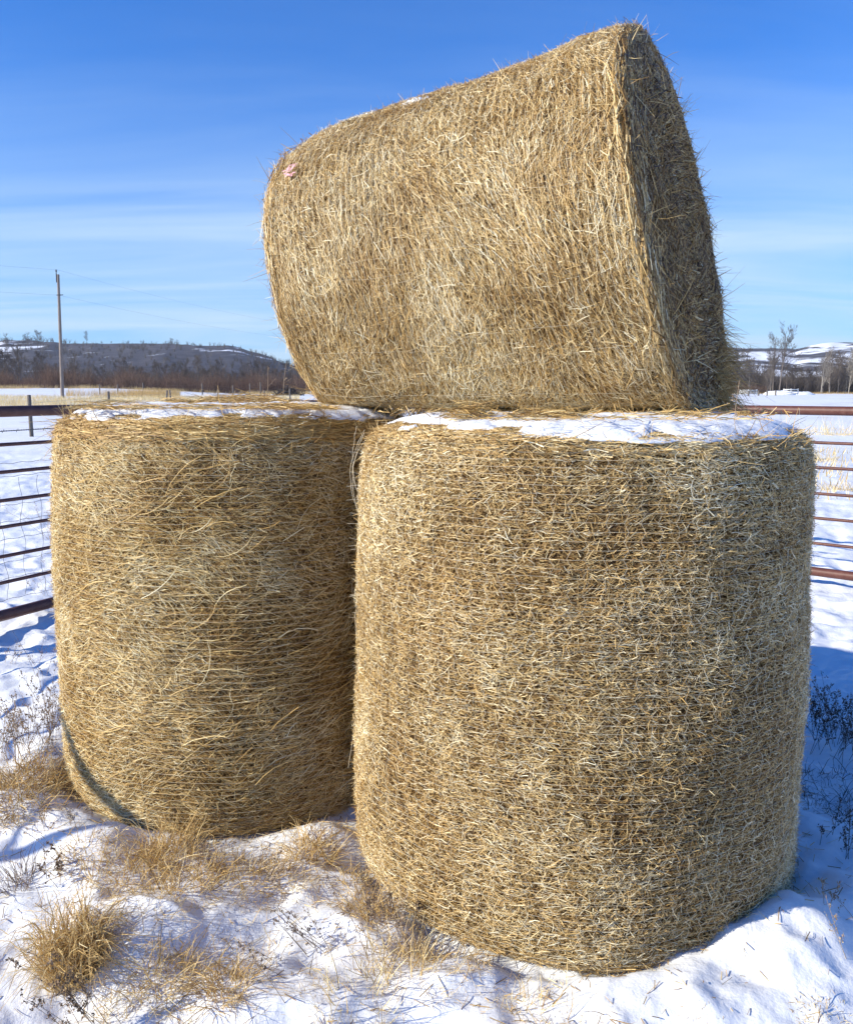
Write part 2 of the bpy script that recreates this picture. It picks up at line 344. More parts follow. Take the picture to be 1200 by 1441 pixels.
def make_standing(cx, cy, seed, M_, label, lean, n, Lr, swirl, sd, chain):
    B = Standing(cx, cy, RAD, HT if cx > 0 else HT2, seed, lean)
    root = empty('hay_bale', (cx, cy, 0), label, 'hay bale', 'round hay bales of the stack'); off3 = (cx, cy, 0)
    me = body_mesh(B)
    g = Geo()
    for lay, (frac, o0, o1, tl) in enumerate(((.42, -.010, .001, -.22), (.38, -.003, .007, -.02), (.20, .003, .013, .13))):  # deeper layers tinted darker, painting shade between the straws
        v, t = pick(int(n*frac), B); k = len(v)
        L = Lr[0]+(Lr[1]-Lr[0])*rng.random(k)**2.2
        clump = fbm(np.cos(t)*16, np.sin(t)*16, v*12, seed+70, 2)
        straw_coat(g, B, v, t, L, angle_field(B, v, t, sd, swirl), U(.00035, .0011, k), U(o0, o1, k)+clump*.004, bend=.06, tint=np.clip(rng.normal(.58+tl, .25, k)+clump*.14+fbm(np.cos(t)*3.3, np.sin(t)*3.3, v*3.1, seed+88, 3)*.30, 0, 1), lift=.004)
    # short bits standing proud all over
    v, t = pick(int(n*.05), B); spikes(g, B, v, t, U(.012, .04, len(v)), U(.0007, .0016, len(v)), 3, .5)
    # rim fringe
    k = 2600; v = U(.93, 1.10, k); t = U(0, 2*np.pi, k)
    straw_coat(g, B, v, t, U(.02, .075, k), rng.normal(size=k)*.35, U(.0008, .0018, k), U(0, .014, k), lift=.012)
    k = 1500; v = U(-1.03, -.93, k); t = U(0, 2*np.pi, k); straw_coat(g, B, v, t, U(.03, .09, k), rng.normal(size=k)*.5, U(.0008, .0018, k), U(0, .014, k), lift=.012)
    k = 16000; r = np.sqrt(U(.0025, 1, k)); v = 2-r; t = U(0, 2*np.pi, k)
    straw_coat(g, B, np.clip(v, 1.02, 1.95), t, U(.03, .09, k), rng.normal(size=k)*.6, U(.0008, .002, k), U(0, .008, k), lift=.006)
    return B, root, me, g, off3
def finish(root, body, g, off3, netme, M_):
    body.transform(__import__('mathutils').Matrix.Translation([-c for c in off3]))
    link('hay_body', body, root)
    link('straw_skin', g.mesh('straw_skin', [M_], offset=off3), root)
    if netme:
        netme.transform(__import__('mathutils').Matrix.Translation([-c for c in off3])); link('net_wrap', netme, root)

# right, nearest bale
B1, root1, bm1, g1, o1 = make_standing(BR[0], BR[1], 11, STRAW, 'near round hay bale standing on end at front right, snow layer on its flat top', .004, 350000, (.008, .050), .45, .42, .045)
k = 260; v = U(.9, 1.05, k); t = U(np.pi, 2*np.pi, k); spikes(g1, B1, v, t, U(.03, .09, k), U(.0008, .0016, k), 4, .6)
finish(root1, bm1, g1, o1, net_wrap(B1, .0245, .044), STRAW)
# loose net strands hanging in the gap between the two standing bales
g = Geo(); K = 40; s = np.linspace(0, 1, K)
def arc(x0, z0, x1, z1, bow, y):
    P = np.stack([x0+(x1-x0)*s+bow*np.sin(np.pi*s), np.full(K, y), z0+(z1-z0)*s], -1); P[:, :2] += (fbm(s*7, s*0+z0*9, s*0, 4, 2)*.004)[:, None]; return P
ys = 2.83
for a in [(-.205, 1.49, -.222, 1.20, -.042, ys), (-.20, 1.46, -.225, 1.27, -.035, ys+.01), (-.232, 1.50, -.235, 1.30, -.012, ys), (-.205, 1.48, -.228, 1.22, -.03, ys-.01), (-.225, .98, -.232, .75, -.014, ys),
          (-.215, .62, -.275, .30, -.004, ys+.02), (-.225, .55, -.25, .30, -.012, ys+.02), (-.222, .75, -.228, .55, -.010, ys)]:
    g.tubes(arc(*a)[None], np.full((1, K), .0006), .5, 4)
for i in range(34):
    z = U(.35, 1.45); x = -.228; P = np.stack([x+np.linspace(.01, -U(.012, .04), 6), np.full(6, ys+U(-.02, .02)), z+np.linspace(0, U(-.012, .012), 6)], -1); g.tubes(P[None], np.full((1, 6), .0006), .5, 3)
link('loose_net', g.mesh('loose_net', [NET], offset=o1), root1)

# left bale
B2, root2, bm2, g2, o2 = make_standing(BL[0], BL[1], 29, STRAW_L, 'golden round hay bale standing on end at left, long straw draped over its rim', -.004, 300000, (.014, .085), .95, .28, 0)
k = 2800; t = U(np.pi*.95, 2.05*np.pi, k); v = U(.90, 1.05, k)    # long draped rim straw
straw_coat(g2, B2, v, t, U(.10, .32, k), rng.normal(size=k)*.16-.03, U(.0009, .0020, k), U(.0, .018, k), K=5, lift=.009, tint=np.clip(rng.normal(.45, .2, k), 0, 1))
k = 420; spikes(g2, B2, U(.85, 1.05, k), U(np.pi, 2*np.pi, k), U(.04, .13, k), U(.0009, .0018, k), 4, .55, drop=.2)
k = 350; t = U(1.25*np.pi, 1.95*np.pi, k); v = U(-.7, .8, k)       # long diagonal wisps on the shaded side
straw_coat(g2, B2, v, t, U(.08, .22, k), .5+rng.normal(size=k)*.3, U(.0009, .0018, k), U(.006, .018, k), K=5, lift=.008)
finish(root2, bm2, g2, o2, net_wrap(B2, .0245, 0), STRAW_L)

# top bale, lying on its side across both
B3 = Lying(); o3 = (.31, 3.64, 1.52)
root3 = empty('hay_bale', o3, 'round hay bale lying on its side on top of the two standing bales', 'hay bale', 'round hay bales of the stack')
bm3 = body_mesh(B3); g3 = Geo(); n = 310000
for frac, a0, a1, tl in ((.42, -.010, .001, -.22), (.38, -.003, .007, -.02), (.2, .003, .013, .13)):  # under layer darkened in colour as gap shade, outer layer paler
    v, t = pick(int(n*frac), B3); k = len(v); cl = fbm(np.cos(t)*16, np.sin(t)*16, v*12, 170, 2)
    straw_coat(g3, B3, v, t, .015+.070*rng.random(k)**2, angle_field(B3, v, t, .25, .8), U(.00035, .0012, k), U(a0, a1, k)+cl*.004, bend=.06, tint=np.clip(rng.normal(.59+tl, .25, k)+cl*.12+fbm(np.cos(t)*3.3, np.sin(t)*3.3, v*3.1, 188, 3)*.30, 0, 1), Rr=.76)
v, t = pick(int(n*.03), B3); spikes(g3, B3, v, t, U(.015, .05, len(v)), U(.0008, .0016, len(v)), 3, .5)
for sgn, k in ((1, 34000), (-1, 9000)):      # the flat ends: coiled straw, tinted dark to paint in their shade
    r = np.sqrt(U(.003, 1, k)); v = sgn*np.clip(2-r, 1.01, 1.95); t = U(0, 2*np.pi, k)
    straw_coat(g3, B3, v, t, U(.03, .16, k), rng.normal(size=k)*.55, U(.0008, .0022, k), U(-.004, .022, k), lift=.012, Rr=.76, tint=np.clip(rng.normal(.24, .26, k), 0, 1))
k = 4200; t = U(0, 2*np.pi, k); v = U(.95, 1.16, k)            # long straws along the near rim of the shaded end
straw_coat(g3, B3, v, t, U(.10, .34, k), rng.normal(size=k)*.13, U(.0009, .0022, k), U(-.004, .018, k), K=5, lift=.010, Rr=.76)
k = 1800; t = U(0, 2*np.pi, k); v = -U(.9, 1.1, k); straw_coat(g3, B3, v, t, U(.08, .22, k), rng.normal(size=k)*.2, U(.0009, .002, k), U(0, .03, k), K=5, lift=.014, Rr=.7)
k = 700; r = U(.25, 1, k); spikes(g3, B3, np.clip(2-r, 1.01, 1.9), U(0, 2*np.pi, k), U(.03, .11, k), U(.0010, .0022, k), 4, .5)
k = 260; spikes(g3, B3, U(.9, 1.10, k), U(-.9, 1.3, k), U(.02, .08, k)**1.0, U(.0012, .0026, k), 4, .8)      # shaggy far rim
k = 420; spikes(g3, B3, -U(.9, 1.1, k), U(0, 2*np.pi, k), U(.03, .11, k), U(.0008, .0016, k), 4, .8)
k = 650; spikes(g3, B3, U(1.0, 1.35, k), U(-1.4, -.5, k), U(.05, .16, k), U(.0010, .0024, k), 5, .7, drop=.5)   # loose lower tail
k = 1500; spikes(g3, B3, U(-.9, 1., k), U(-2.3, -1.5, k), U(.03, .09, k), U(.0008, .0018, k), 4, .6, drop=.4)
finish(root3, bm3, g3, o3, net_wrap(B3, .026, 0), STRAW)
g = Geo()     # long net threads running slantwise over the lower half
for i in range(46):
    K = 90; v = np.linspace(-.98, .95, K); t0 = U(np.pi*.72, np.pi*1.42); tt = t0+v*U(-.05, .12)+fbm(v*3, v*0+i, v*0, 8, 2)*.02
    m = slice(*sorted(rng.integers(0, K, 2))); 
    if m.stop-m.start < 12: continue
    g.tubes(B3.f(v, tt, .011+fbm(v*30, v*0+i, v*0, 3, 2)*.006)[None, m], np.full((1, m.stop-m.start), .0005), .5, 3)
link('net_cross_thread', g.mesh('net_cross_thread', [NET], offset=o3), root3)
g = Geo()
for i in range(9):
    K = 6; v = -.80+U(-.02, .02)+np.linspace(0, .05, K); tt = np.full(K, 2.53+U(-.03, .03))+np.linspace(0, U(-.04, .04), K)
    g.ribbons(B3.f(v, tt, .022+U(0, .01))[None], np.full((1, K), U(.002, .004)), bnormal(B3, v[:1], tt[:1]), .5)
link('pink_net_end', g.mesh('pink_net_end', [PINK], offset=o3), root3)

# ------------------------------------------------------------------ ground
MOUNDS = [(G(225, 1300), .22, .055, 1.0), (G(470, 1125), .14, .07, 1), (G(1068, 1320), .16, .10, 1), (G(1130, 1330), .25, .04, 1), (G(960, 1400), .22, .04, 1), (G(140, 1200), .2, .03, 1),
          (G(20, 1230), .2, -.04, 1), (G(300, 1340), .12, -.03, 1), (G(1040, 1400), .09, -.03, 1), (G(1000, 1345), .1, .035, 1), (G(30, 880), .5, .06, 1), (G(40, 950), .35, .05, 1), (G(420, 1400), .2, .04, 1),
          (G(560, 1290), .1, .03, 1), (G(640, 1370), .12, .03, 1), (G(60, 1420), .12, -.03, 1), (G(1190, 1080), .3, .05, 1)]
def ground(x, y):
    x = np.asarray(x, float); y = np.asarray(y, float)
    near = 1-sst(y, 12, 30)
    h = fbm(x*1.1, y*1.1, x*0, 201, 3)*.045*near+fbm(x*4.3, y*4.3, x*0+3, 207, 3)*.028*near+(.35-np.abs(fbm(x*3.1, y*3.6, x*0+1, 231, 3)))*.06*near+fbm(x*13, y*13, x*0+7, 211, 3)*.008*(1-sst(y, 5, 9))
    h = h+fbm(x*.09, y*.16, x*0, 220, 3)*.10*sst(y, 5, 20)+fbm(x*.5, y*.8, x*0, 225, 3)*.035*sst(y, 5, 12)
    for (mx_, my), r, a, _ in MOUNDS: h = h+a*np.exp(-((x-mx_)**2+(y-my)**2)/(r*r))
    for c in (BR, BL):
        d = np.hypot(x-c[0], y-c[1]); inside = 1-sst(d, RAD-.12, RAD+.0); h = h*(1-inside)-.03*inside
        h = h-.022*np.exp(-((d-RAD)/.045)**2)+.020*np.exp(-((d-RAD-.17)/.10)**2)
    h = h+.62*sst(y, 25, 105)+1.35*sst(y, 90, 200)*(1-sst(x/np.maximum(y, 1), -.40, -.18))
    return h
def gpt(px, py):
    x, y = G(px, py)
    for _ in range(4): x, y = G(px, py, float(ground(x, y)))
    return x, y, float(ground(x, y))
ys = np.concatenate([-np.geomspace(60, 1.5, 14), np.arange(-1, 1.1, .25), np.geomspace(1.15, 9, 460), np.geomspace(9, 420, 330)[1:], [700, 1200, 2200, 3000]])
us = np.linspace(-1, 1, 560)
wd = np.where(ys < 1.15, 1.9+(1.15-ys)*1.6, 1.9+(ys-1.15)*.72)
Y, X = np.meshgrid(ys, us, indexing='ij'); X = X*wd[:, None]*(1+.9*np.abs(X)**6)
Z = ground(X, Y); idx = np.arange(Z.size).reshape(Z.shape); a, b = idx[:-1], idx[1:]
F = np.stack([a[:, :-1], a[:, 1:], b[:, 1:], b[:, :-1]], -1).reshape(-1, 4)
GSN, t, b = mat('field_snow', .6, .25)
pos = objco(t, world=True)
c = ramp(t, noise(t, 3.0, 4, .6, pos), [(.3, (.74, .77, .82)), (.7, (.85, .86, .88))])
pj = N(t, 'ShaderNodeSeparateXYZ'); t.links.new(pos, pj.inputs[0])
far = N(t, 'ShaderNodeMapRange'); far.inputs['From Min'].default_value = 9; far.inputs['From Max'].default_value = 40; t.links.new(pj.outputs[1], far.inputs['Value'])
st_ = ramp(t, noise(t, 1.0, 6, .72, objco(t, (.22, .5, .5), world=True)), [(.52, (0, 0, 0)), (.66, (1, 1, 1))])     # stubble and trodden grass showing through the thin snow
c = mixc(t, M(t, 'MULTIPLY', M(t, 'MULTIPLY', st_, far.outputs[0]), .45), c, (.42, .34, .22))
t.links.new(c, b.inputs['Base Color'])
hh = M(t, 'ADD', M(t, 'MULTIPLY', noise(t, 60, 5, .7, pos), .45), M(t, 'MULTIPLY', noise(t, 7, 5, .6, pos), 3.0)); bump(t, b, hh, .4, .012)
tag(link('snow_ground', mesh_np('snow_ground', np.stack([X, Y, Z], -1).reshape(-1, 3), F, [GSN])), 'trampled snow covering the farm field', 'ground', kind='structure')

# ------------------------------------------------------------------ snow lying on the bales
def cap(name, c, rad, z0, th, seed, label, cut, n=150):
    r = np.linspace(0, 1, 70); t = np.linspace(0, 2*np.pi, 300, endpoint=False); R, T = np.meshgrid(r, t, indexing='ij')
    edge = rad*(1+.03*fbm(np.cos(T)*9, np.sin(T)*9, T*0, seed, 4))
    edge = np.minimum(edge-cut(T), RAD-.03)
    x = c[0]+R*edge*np.cos(T); y = c[1]+R*edge*np.sin(T)
    q = R*edge/RAD; kq = (np.abs(q)**15+1)**(-1/15.); zb = -.03+(HT if c[0] > 0 else HT2)*.5*(1+kq)
    hgt = th*(1-R**8)+fbm(x*5, y*5, x*0, seed+3, 3)*.010*(1-R**8)+fbm(x*24, y*24, x*0, seed+4, 3)*.005
    hgt = hgt-sst(fbm(x*13, y*13, x*0, seed+8, 3), -.05, .35)*sst(R, .80, .99)*.035-.014*R**10
    z = np.maximum(zb+hgt+.006, zb-.008)
    V = np.stack([x, y, z], -1); nt = 300; idx = np.arange(x.size).reshape(x.shape); a, b = idx[:-1], idx[1:]
    Qd = np.stack([a, b, np.roll(b, -1, 1), np.roll(a, -1, 1)], -1).reshape(-1, 4)
    # underside
    Vb = V.copy(); Vb[..., 2] = np.minimum(V[..., 2]-.004, z0-.02); Vb = Vb.reshape(-1, 3); n0 = V.size//3
    Qb = Qd[:, ::-1]+n0; rimq = np.stack([idx[-1], idx[-1]+n0, np.roll(idx[-1], -1)+n0, np.roll(idx[-1], -1)], -1)
    o = link(name, mesh_np(name, np.concatenate([V.reshape(-1, 3), Vb]), [Qd, Qb, rimq], [SNOW])); return tag(o, label, 'snow')
def bumpcut(t0, w, a): return lambda T: a*np.exp(-(((T-t0+np.pi) % (2*np.pi)-np.pi)/w)**2)
cap('snow_blanket', BR, .700, HT-.034, .020, 301, 'crusty snow layer on the flat top of the near right bale', lambda T: bumpcut(np.pi*1.28, .55, .05)(T)+bumpcut(np.pi, .5, .05)(T))
cap('snow_blanket', BL, .680, HT-.034, .022, 331, 'thin uneven snow on top of the left bale among loose straw', lambda T: bumpcut(np.pi*1.55, .6, .03)(T))
def patch_on_top(tc_, vc, rt, rv, seed, label):
    r = np.linspace(0, 1, 14); a = np.linspace(0, 2*np.pi, 48, endpoint=False); R, A = np.meshgrid(r, a, indexing='ij')
    e = 1+.45*fbm(np.cos(A)*2, np.sin(A)*2, A*0, seed, 3)
    v = vc+R*e*rv*np.cos(A); t_ = tc_+R*e*rt*np.sin(A)
    P = B3.f(v, t_, -.004+.014*(1-R**3)+.006*fbm(R*3*np.cos(A), R*3*np.sin(A), R*0, seed+50, 3)); idx = np.arange(R.size).reshape(R.shape); p, q = idx[:-1], idx[1:]
    Qd = np.stack([p, q, np.roll(q, -1, 1), np.roll(p, -1, 1)], -1).reshape(-1, 4)
    tag(link('snow_patch', mesh_np('snow_patch', P.reshape(-1, 3), [Qd], [SNOW])), label, 'snow', 'snow patches on the top bale')
patch_on_top(1.74, .30, .05, .40, 1, 'long strip of snow along the crest of the top bale')
patch_on_top(1.80, -.35, .035, .14, 2, 'short snow strip left of centre on the crest of the top bale')
patch_on_top(2.08, -.13, .035, .10, 3, 'small snow patch below the crest of the top bale')
patch_on_top(2.00, -.42, .03, .06, 4, 'tiny snow patch on the upper left shoulder of the top bale')

# ------------------------------------------------------------------ loose straw, weeds and grass
def clump_pts(n, cx, cy, z, r): 
    rr = r*np.sqrt(rng.random(n)); a = U(0, 2*np.pi, n); return np.stack([cx+rr*np.cos(a), cy+rr*np.sin(a), np.full(n, z)], -1)
def grass_tuft(px, py, h, r, n, label, lean=(0, 0), droop=.6, tint=.5, m=None, name='grass_tuft', cat='dry grass', group='dry grass tufts poking through the snow', w=.0015, at=None, spread=.30, jit=.30, mop=0.0):
    x, y, z = at if at is not None else gpt(px, py)
    n = int(n*1.25) if n > 60 else n
    base = clump_pts(n, x, y, z, r*(.6 if mop else 1.05)); 
    if at is None: base[:, 2] = ground(base[:, 0], base[:, 1])-.01
    d = norm(np.concatenate([(base[:, :2]-[x, y])/max(r, .01)*spread+np.array(lean)+rng.normal(size=(n, 2))*jit, np.ones((n, 1))], 1))
    flatm = (rng.random(n) < .32) & (mop == 0); fa = U(0, 2*np.pi, n); d[flatm] = norm(np.stack([np.cos(fa), np.sin(fa), U(.05, .5, n)], -1))[flatm]
    L = h*(.35+.9*rng.random(n)**1.5)*1.1; K = 6; s = np.linspace(0, 1, K)[None, :, None]
    side = norm(np.concatenate([d[:, :2]+rng.normal(size=(n, 2))*.3, np.zeros((n, 1))], 1)); dr = droop*U(.1, 1.3, n)
    P = base[:, None]+d[:, None]*L[:, None, None]*s+side[:, None]*(L*dr)[:, None, None]*s**2*.8
    P[..., 2] -= (L*dr)[:, None]*s[..., 0]**2*.65+mop*L[:, None]*U(.3, 1, n)[:, None]*s[..., 0]**4
    P += (fbm(P[..., 0]*30, P[..., 1]*30, P[..., 2]*12, 55, 2)*.022)[..., None]*s*np.array([1, .8, .2])
    P += rng.normal(size=P.shape)*.0022*s
    if at is None: P[..., 2] = np.maximum(P[..., 2], ground(P[..., 0], P[..., 1])+.002)-.012*(1-s[..., 0])
    g = Geo(); g.ribbons(P, w*U(.6, 1.4, n)[:, None]*(1-.7*s[..., 0]), norm(rng.normal(size=(n, 3))), np.clip(rng.normal(tint+.13, .22, n), 0, 1))
    return tag(link(name, g.mesh(name, [m or GRASS], offset=(x, y, z)), None, (x, y, z)), label, cat, group)
def weed(px, py, h, n, label, lean=(0, 0), tint=.5, m=None, name='dead_weed', cat='weed', group='dead weeds in the snow', br=7, seed=.0032, at=None, spread=.28, rad=.0011, fluff=1.0):
    """stems with side twigs and small seed clusters"""
    x, y, z = at if at is not None else gpt(px, py); g = Geo(); K = 7; s = np.linspace(0, 1, K)[:, None]
    for i in range(n):
        b0 = np.array([x+rng.normal()*.02*n**.4, y+rng.normal()*.02*n**.4, z-.01]); 
        if at is None: b0[2] = float(ground(b0[0], b0[1]))-.01
        d = norm(np.array([lean[0]+rng.normal()*spread, lean[1]+rng.normal()*spread, 1.0])); L = h*U(.6, 1.15); cv = np.array([lean[0], lean[1], -.2])*U(.0, .5)+rng.normal(size=3)*.08
        P = b0+d*L*s+cv*L*s**2; tt = np.clip(rng.normal(tint, .18), 0, 1)
        g.tubes(P[None], np.linspace(rad, rad*.45, K)[None], tt, 4)
        m_ = int(br*U(.6, 1.4)); q = U(.3, 1, m_); idx = q*(K-1); i0 = np.floor(idx).astype(int).clip(0, K-2); f = (idx-i0)[:, None]
        o = P[i0]*(1-f)+P[i0+1]*f; dd = norm(d+rng.normal(size=(m_, 3))*.75); Lb = L*.24*(1.25-q)[:, None]*U(.6, 1.3, m_)[:, None]
        K2 = 4; s2 = np.linspace(0, 1, K2)[None, :, None]; Pb = o[:, None]+dd[:, None]*Lb[:, None]*s2+np.array([0, 0, .15])*Lb[:, None]*s2**2
        g.tubes(Pb, np.linspace(rad*.55, rad*.3, K2)[None].repeat(m_, 0), tt, 3)
        ns = int(m_*5*fluff); j = rng.integers(0, m_, ns); u = U(.25, 1, ns)*(K2-1); k0 = np.floor(u).astype(int).clip(0, K2-2); ff = (u-k0)[:, None]
        c = Pb[j, k0]*(1-ff)+Pb[j, k0+1]*ff+rng.normal(size=(ns, 3))*.0025; dd = norm(rng.normal(size=(ns, 3))+d); Ls = seed*U(.5, 1.5, ns)[:, None, None]
        s3 = np.linspace(-.5, .5, 3)[None, :, None]; g.ribbons(c[:, None]+dd[:, None]*Ls*s3*1.6, np.array([.25, .55, .1])[None]*Ls[..., 0], norm(rng.normal(size=(ns, 3))), np.clip(tt+rng.normal(size=ns)*.15, 0, 1))
    return tag(link(name, g.mesh(name, [m or WEED], offset=(x, y, z)), None, (x, y, z)), label, cat, group)

# foreground, left to right
grass_tuft(102, 1362, .245, .125, 1100, 'largest golden grass tuft, a rounded mop at the lower left', (.02, .02), .5, .5, spread=.22, jit=.16, mop=.6)
grass_tuft(232, 1382, .12, .085, 320, 'tangled tan tuft in the snow right of the largest grass mop', (.12, 0), 1.1, .6)
grass_tuft(318, 1392, .095, .065, 300, 'low brown tuft at the right end of the tangled foreground row', (.05, 0), 1.0, .38)
grass_tuft(245, 1428, .03, .05, 60, 'flattened wisp of straw just below the tangled tan tuft', (.5, 0), 1.2, .5)
grass_tuft(28, 1246, .13, .045, 120, 'stiff upright dark grass bunch at the left picture edge', (-.05, 0), .15, .25, m=WEED, w=.0011)
weed(72, 1240, .11, 6, 'brown seed-headed weed right of the stiff dark grass bunch', (-.15, 0), .3, seed=.0042)
for px, py, h, r, n, lab in ((118, 1203, .07, .09, 170, 'low tan tuft farthest left of the long grass band before the left bale'), (185, 1235, .13, .12, 300, 'fine tan grass in the left part of the band before the left bale'), (232, 1205, .17, .09, 320, 'tallest tan grass touching the bottom of the left bale'),
                         (262, 1240, .12, .11, 300, 'tan grass in the middle of the band before the left bale'), (330, 1230, .10, .12, 240, 'reddish brown grass right of the middle of the band'), (395, 1228, .10, .09, 150, 'loose open grass at the right end of the band before the left bale')):
    grass_tuft(px, py, h, r, n, lab, (.08, 0), .55, .5)
weed(300, 1215, .10, 9, 'rusty weed among the grass band before the left bale', (.2, 0), .75, seed=.0034)
weed(390, 1250, .13, 6, 'wiry weed at the right end of the grass band', (.1, 0), .7, seed=.0034)
grass_tuft(440, 1205, .11, .07, 260, 'golden tuft in the snow between the two standing bales', (.05, 0), .9, .5)
grass_tuft(425, 1185, .06, .06, 90, 'small yellow tuft behind the golden tuft between the bales', (.1, 0), .8, .6)
weed(455, 1335, .15, 13, 'dark spreading weed leaning left in the snow below the bale gap', (-.75, 0), .35, br=5)
weed(392, 1428, .25, 1, 'single long seed stalk leaning far to the left in the foreground', (-.62, .2), .55, br=16, spread=.03, seed=.0036)
weed(150, 1462, .25, 9, 'grey brown sage leaning left at the bottom left corner', (-.85, .15), .35, br=12, spread=.13, seed=.0036, fluff=1.4)
weed(560, 1322, .17, 18, 'greyish fluffy weed against the foot of the near bale', (-.35, .1), .55, br=9, spread=.3)
weed(600, 1310, .17, 7, 'dark upright weed casting its shadow on the near bale', (.12, .05), .35, br=9, spread=.2, seed=.0042)
grass_tuft(520, 1285, .10, .07, 230, 'golden grass against the left foot of the near bale', (-.1, .1), .6, .5)
grass_tuft(500, 1240, .07, .05, 110, 'short yellow grass at the leftmost foot of the near bale', (-.05, 0), .6, .6)
grass_tuft(560, 1365, .13, .11, 150, 'open pale grass in the snow below the near bale', (.05, 0), .4, .7)
grass_tuft(590, 1345, .08, .07, 130, 'tan tuft just right of the open pale grass', (0, 0), .8, .45)
grass_tuft(497, 1425, .12, .09, 90, 'sparse pale grass at the bottom edge below the bale gap', (0, 0), .35, .75)
grass_tuft(170, 1425, .09, .05, 60, 'few pale blades between the sage and the tangled tuft', (0, 0), .3, .7)
weed(85, 1165, .12, 7, 'reddish twiggy sprig left of the foot of the left bale', (-.35, 0), .7, br=5, seed=.003)
grass_tuft(745, 1418, .07, .06, 70, 'sparse tan grass below the front of the near bale', (0, 0), .5, .6)
grass_tuft(800, 1445, .06, .06, 60, 'pale blades at the bottom edge right of centre', (0, 0), .5, .7)
grass_tuft(1165, 1432, .03, .06, 170, 'flat yellow tuft at the bottom right corner', (-.4, 0), 1.2, .75)
grass_tuft(985, 1446, .02, .05, 60, 'scrap of brown grass at the bottom edge under the snow bank', (0, 0), 1.2, .5)
weed(1190, 1330, .16, 2, 'bare sprig in the shade right of the snow bank', (-.35, 0), .7, br=6, spread=.15)
weed(1168, 1275, .15, 4, 'reddish sprig in the blue shade right of the near bale', (-.2, 0), .8, br=8)
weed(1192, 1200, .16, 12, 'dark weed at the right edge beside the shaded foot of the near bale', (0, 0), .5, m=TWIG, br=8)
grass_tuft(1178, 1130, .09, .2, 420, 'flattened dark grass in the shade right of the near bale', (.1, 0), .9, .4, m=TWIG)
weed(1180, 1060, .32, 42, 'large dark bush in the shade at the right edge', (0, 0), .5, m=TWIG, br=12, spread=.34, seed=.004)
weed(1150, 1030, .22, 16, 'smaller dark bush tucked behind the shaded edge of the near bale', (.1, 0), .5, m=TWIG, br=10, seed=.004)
weed(18, 1075, .28, 34, 'brown bush at the left edge below the red pipe fence', (0, 0), .75, br=9, seed=.0036, rad=.0013)
grass_tuft(14, 1118, .17, .22, 700, 'ochre grass at the left edge below the brown bush', (.05, 0), .8, .4)
grass_tuft(55, 1098, .13, .15, 420, 'ochre grass beside the lower left of the left bale', (.05, 0), .8, .35)
weed(62, 1045, .32, 30, 'twiggy brown weed touching the left side of the left bale', (0, 0), .55, br=9, seed=.0036)
weed(60, 950, .28, 5, 'thin leafless weed in bright snow left of the left bale', (-.2, 0), .6, br=6)
weed(12, 935, .14, 4, 'small thin weed in the snow at the left edge', (.1, 0), .6, br=6)
weed(64, 838, .32, 5, 'twiggy weed behind the lowest left fence rail', (-.5, 0), .8, br=9)
weed(68, 760, .55, 6, 'fine reddish weed behind the middle rails of the left fence', (-.3, 0), .9, br=10, rad=.0016)
grass_tuft(1180, 690, .22, .25, 160, 'orange tan grass behind the middle rails of the right fence', (0, 0), .5, .7, w=.003)
grass_tuft(1150, 648, .45, .4, 150, 'pale grass behind the upper rails of the right fence', (0, 0), .3, .85, w=.004)
grass_tuft(1175, 612, .8, .7, 120, 'far pale grass just below the top pipe of the right fence', (0, 0), .3, .85, w=.006)

spots = [(150, 1290, 'between the grass band and the mop tuft'), (215, 1285, 'on the snow hump before the left bale'), (350, 1265, 'below the right end of the grass band'), (300, 1300, 'right of the snow hump before the left bale'), (415, 1250, 'left of the bale gap below the grass band'),
         (480, 1190, 'at the snow saddle between the bales'), (520, 1330, 'left of the greyish fluffy weed'), (610, 1390, 'in the snow below the fluffy weed'), (650, 1350, 'at the foot of the near bale left of its lowest point'), (685, 1395, 'below the foot of the near bale, left of centre'),
         (440, 1390, 'between the long seed stalk and the open pale grass'), (375, 1345, 'right of the low brown tuft'), (60, 1330, 'left of the mop tuft'), (280, 1345, 'between the tangled tan tuft and the low brown tuft'), (170, 1340, 'right of the mop tuft'), (100, 1215, 'beside the lower left of the left bale'), (570, 1430, 'at the bottom edge below the fluffy weed'), (340, 1440, 'at the bottom edge below the low brown tuft')]
for i, (px, py, w_) in enumerate(spots):
    grass_tuft(px, py, .035+.045*((i*37) % 10)/10, .05+.05*((i*53) % 10)/10, 40+(i*29) % 60, 'flattened dry grass wisp '+w_, (.25, 0), .9, .45+.3*((i*17) % 10)/10, group='flattened grass wisps in the foreground snow', w=.0010)
# single dead stalks standing all over the trampled snow
n = 5200; x = U(-1.9, 1.0, n); y = U(1.35, 3.2, n); kp = (fbm(x*2.6, y*2.6, x*0, 611, 3) > .02) & (np.hypot(x-BR[0], y-BR[1]) > RAD+.01) & (np.hypot(x-BL[0], y-BL[1]) > RAD+.01) & (x < .25+.3*rng.random(n)); x, y = x[kp], y[kp]; n = len(x)
d = norm(np.concatenate([rng.normal(size=(n, 2))*.55+[.1, 0], U(.25, 1, n)[:, None]], 1)); L = .02+.075*rng.random(n)**2.2; s = np.linspace(0, 1, 4)[None, :, None]
P = np.stack([x, y, ground(x, y)-.004], -1)[:, None]+d[:, None]*L[:, None, None]*s+rng.normal(size=(n, 1, 3))*.25*L[:, None, None]*s**2; g = Geo()
g.ribbons(P, .0013*(1-.7*s[..., 0]).repeat(n, 0), norm(rng.normal(size=(n, 3))), np.clip(rng.normal(.55, .25, n), 0, 1)); tag(link('grass_stubble', g.mesh('grass_stubble', [GRASS])), 'short dead stalks sticking up through the trampled snow', 'stubble', kind='stuff')
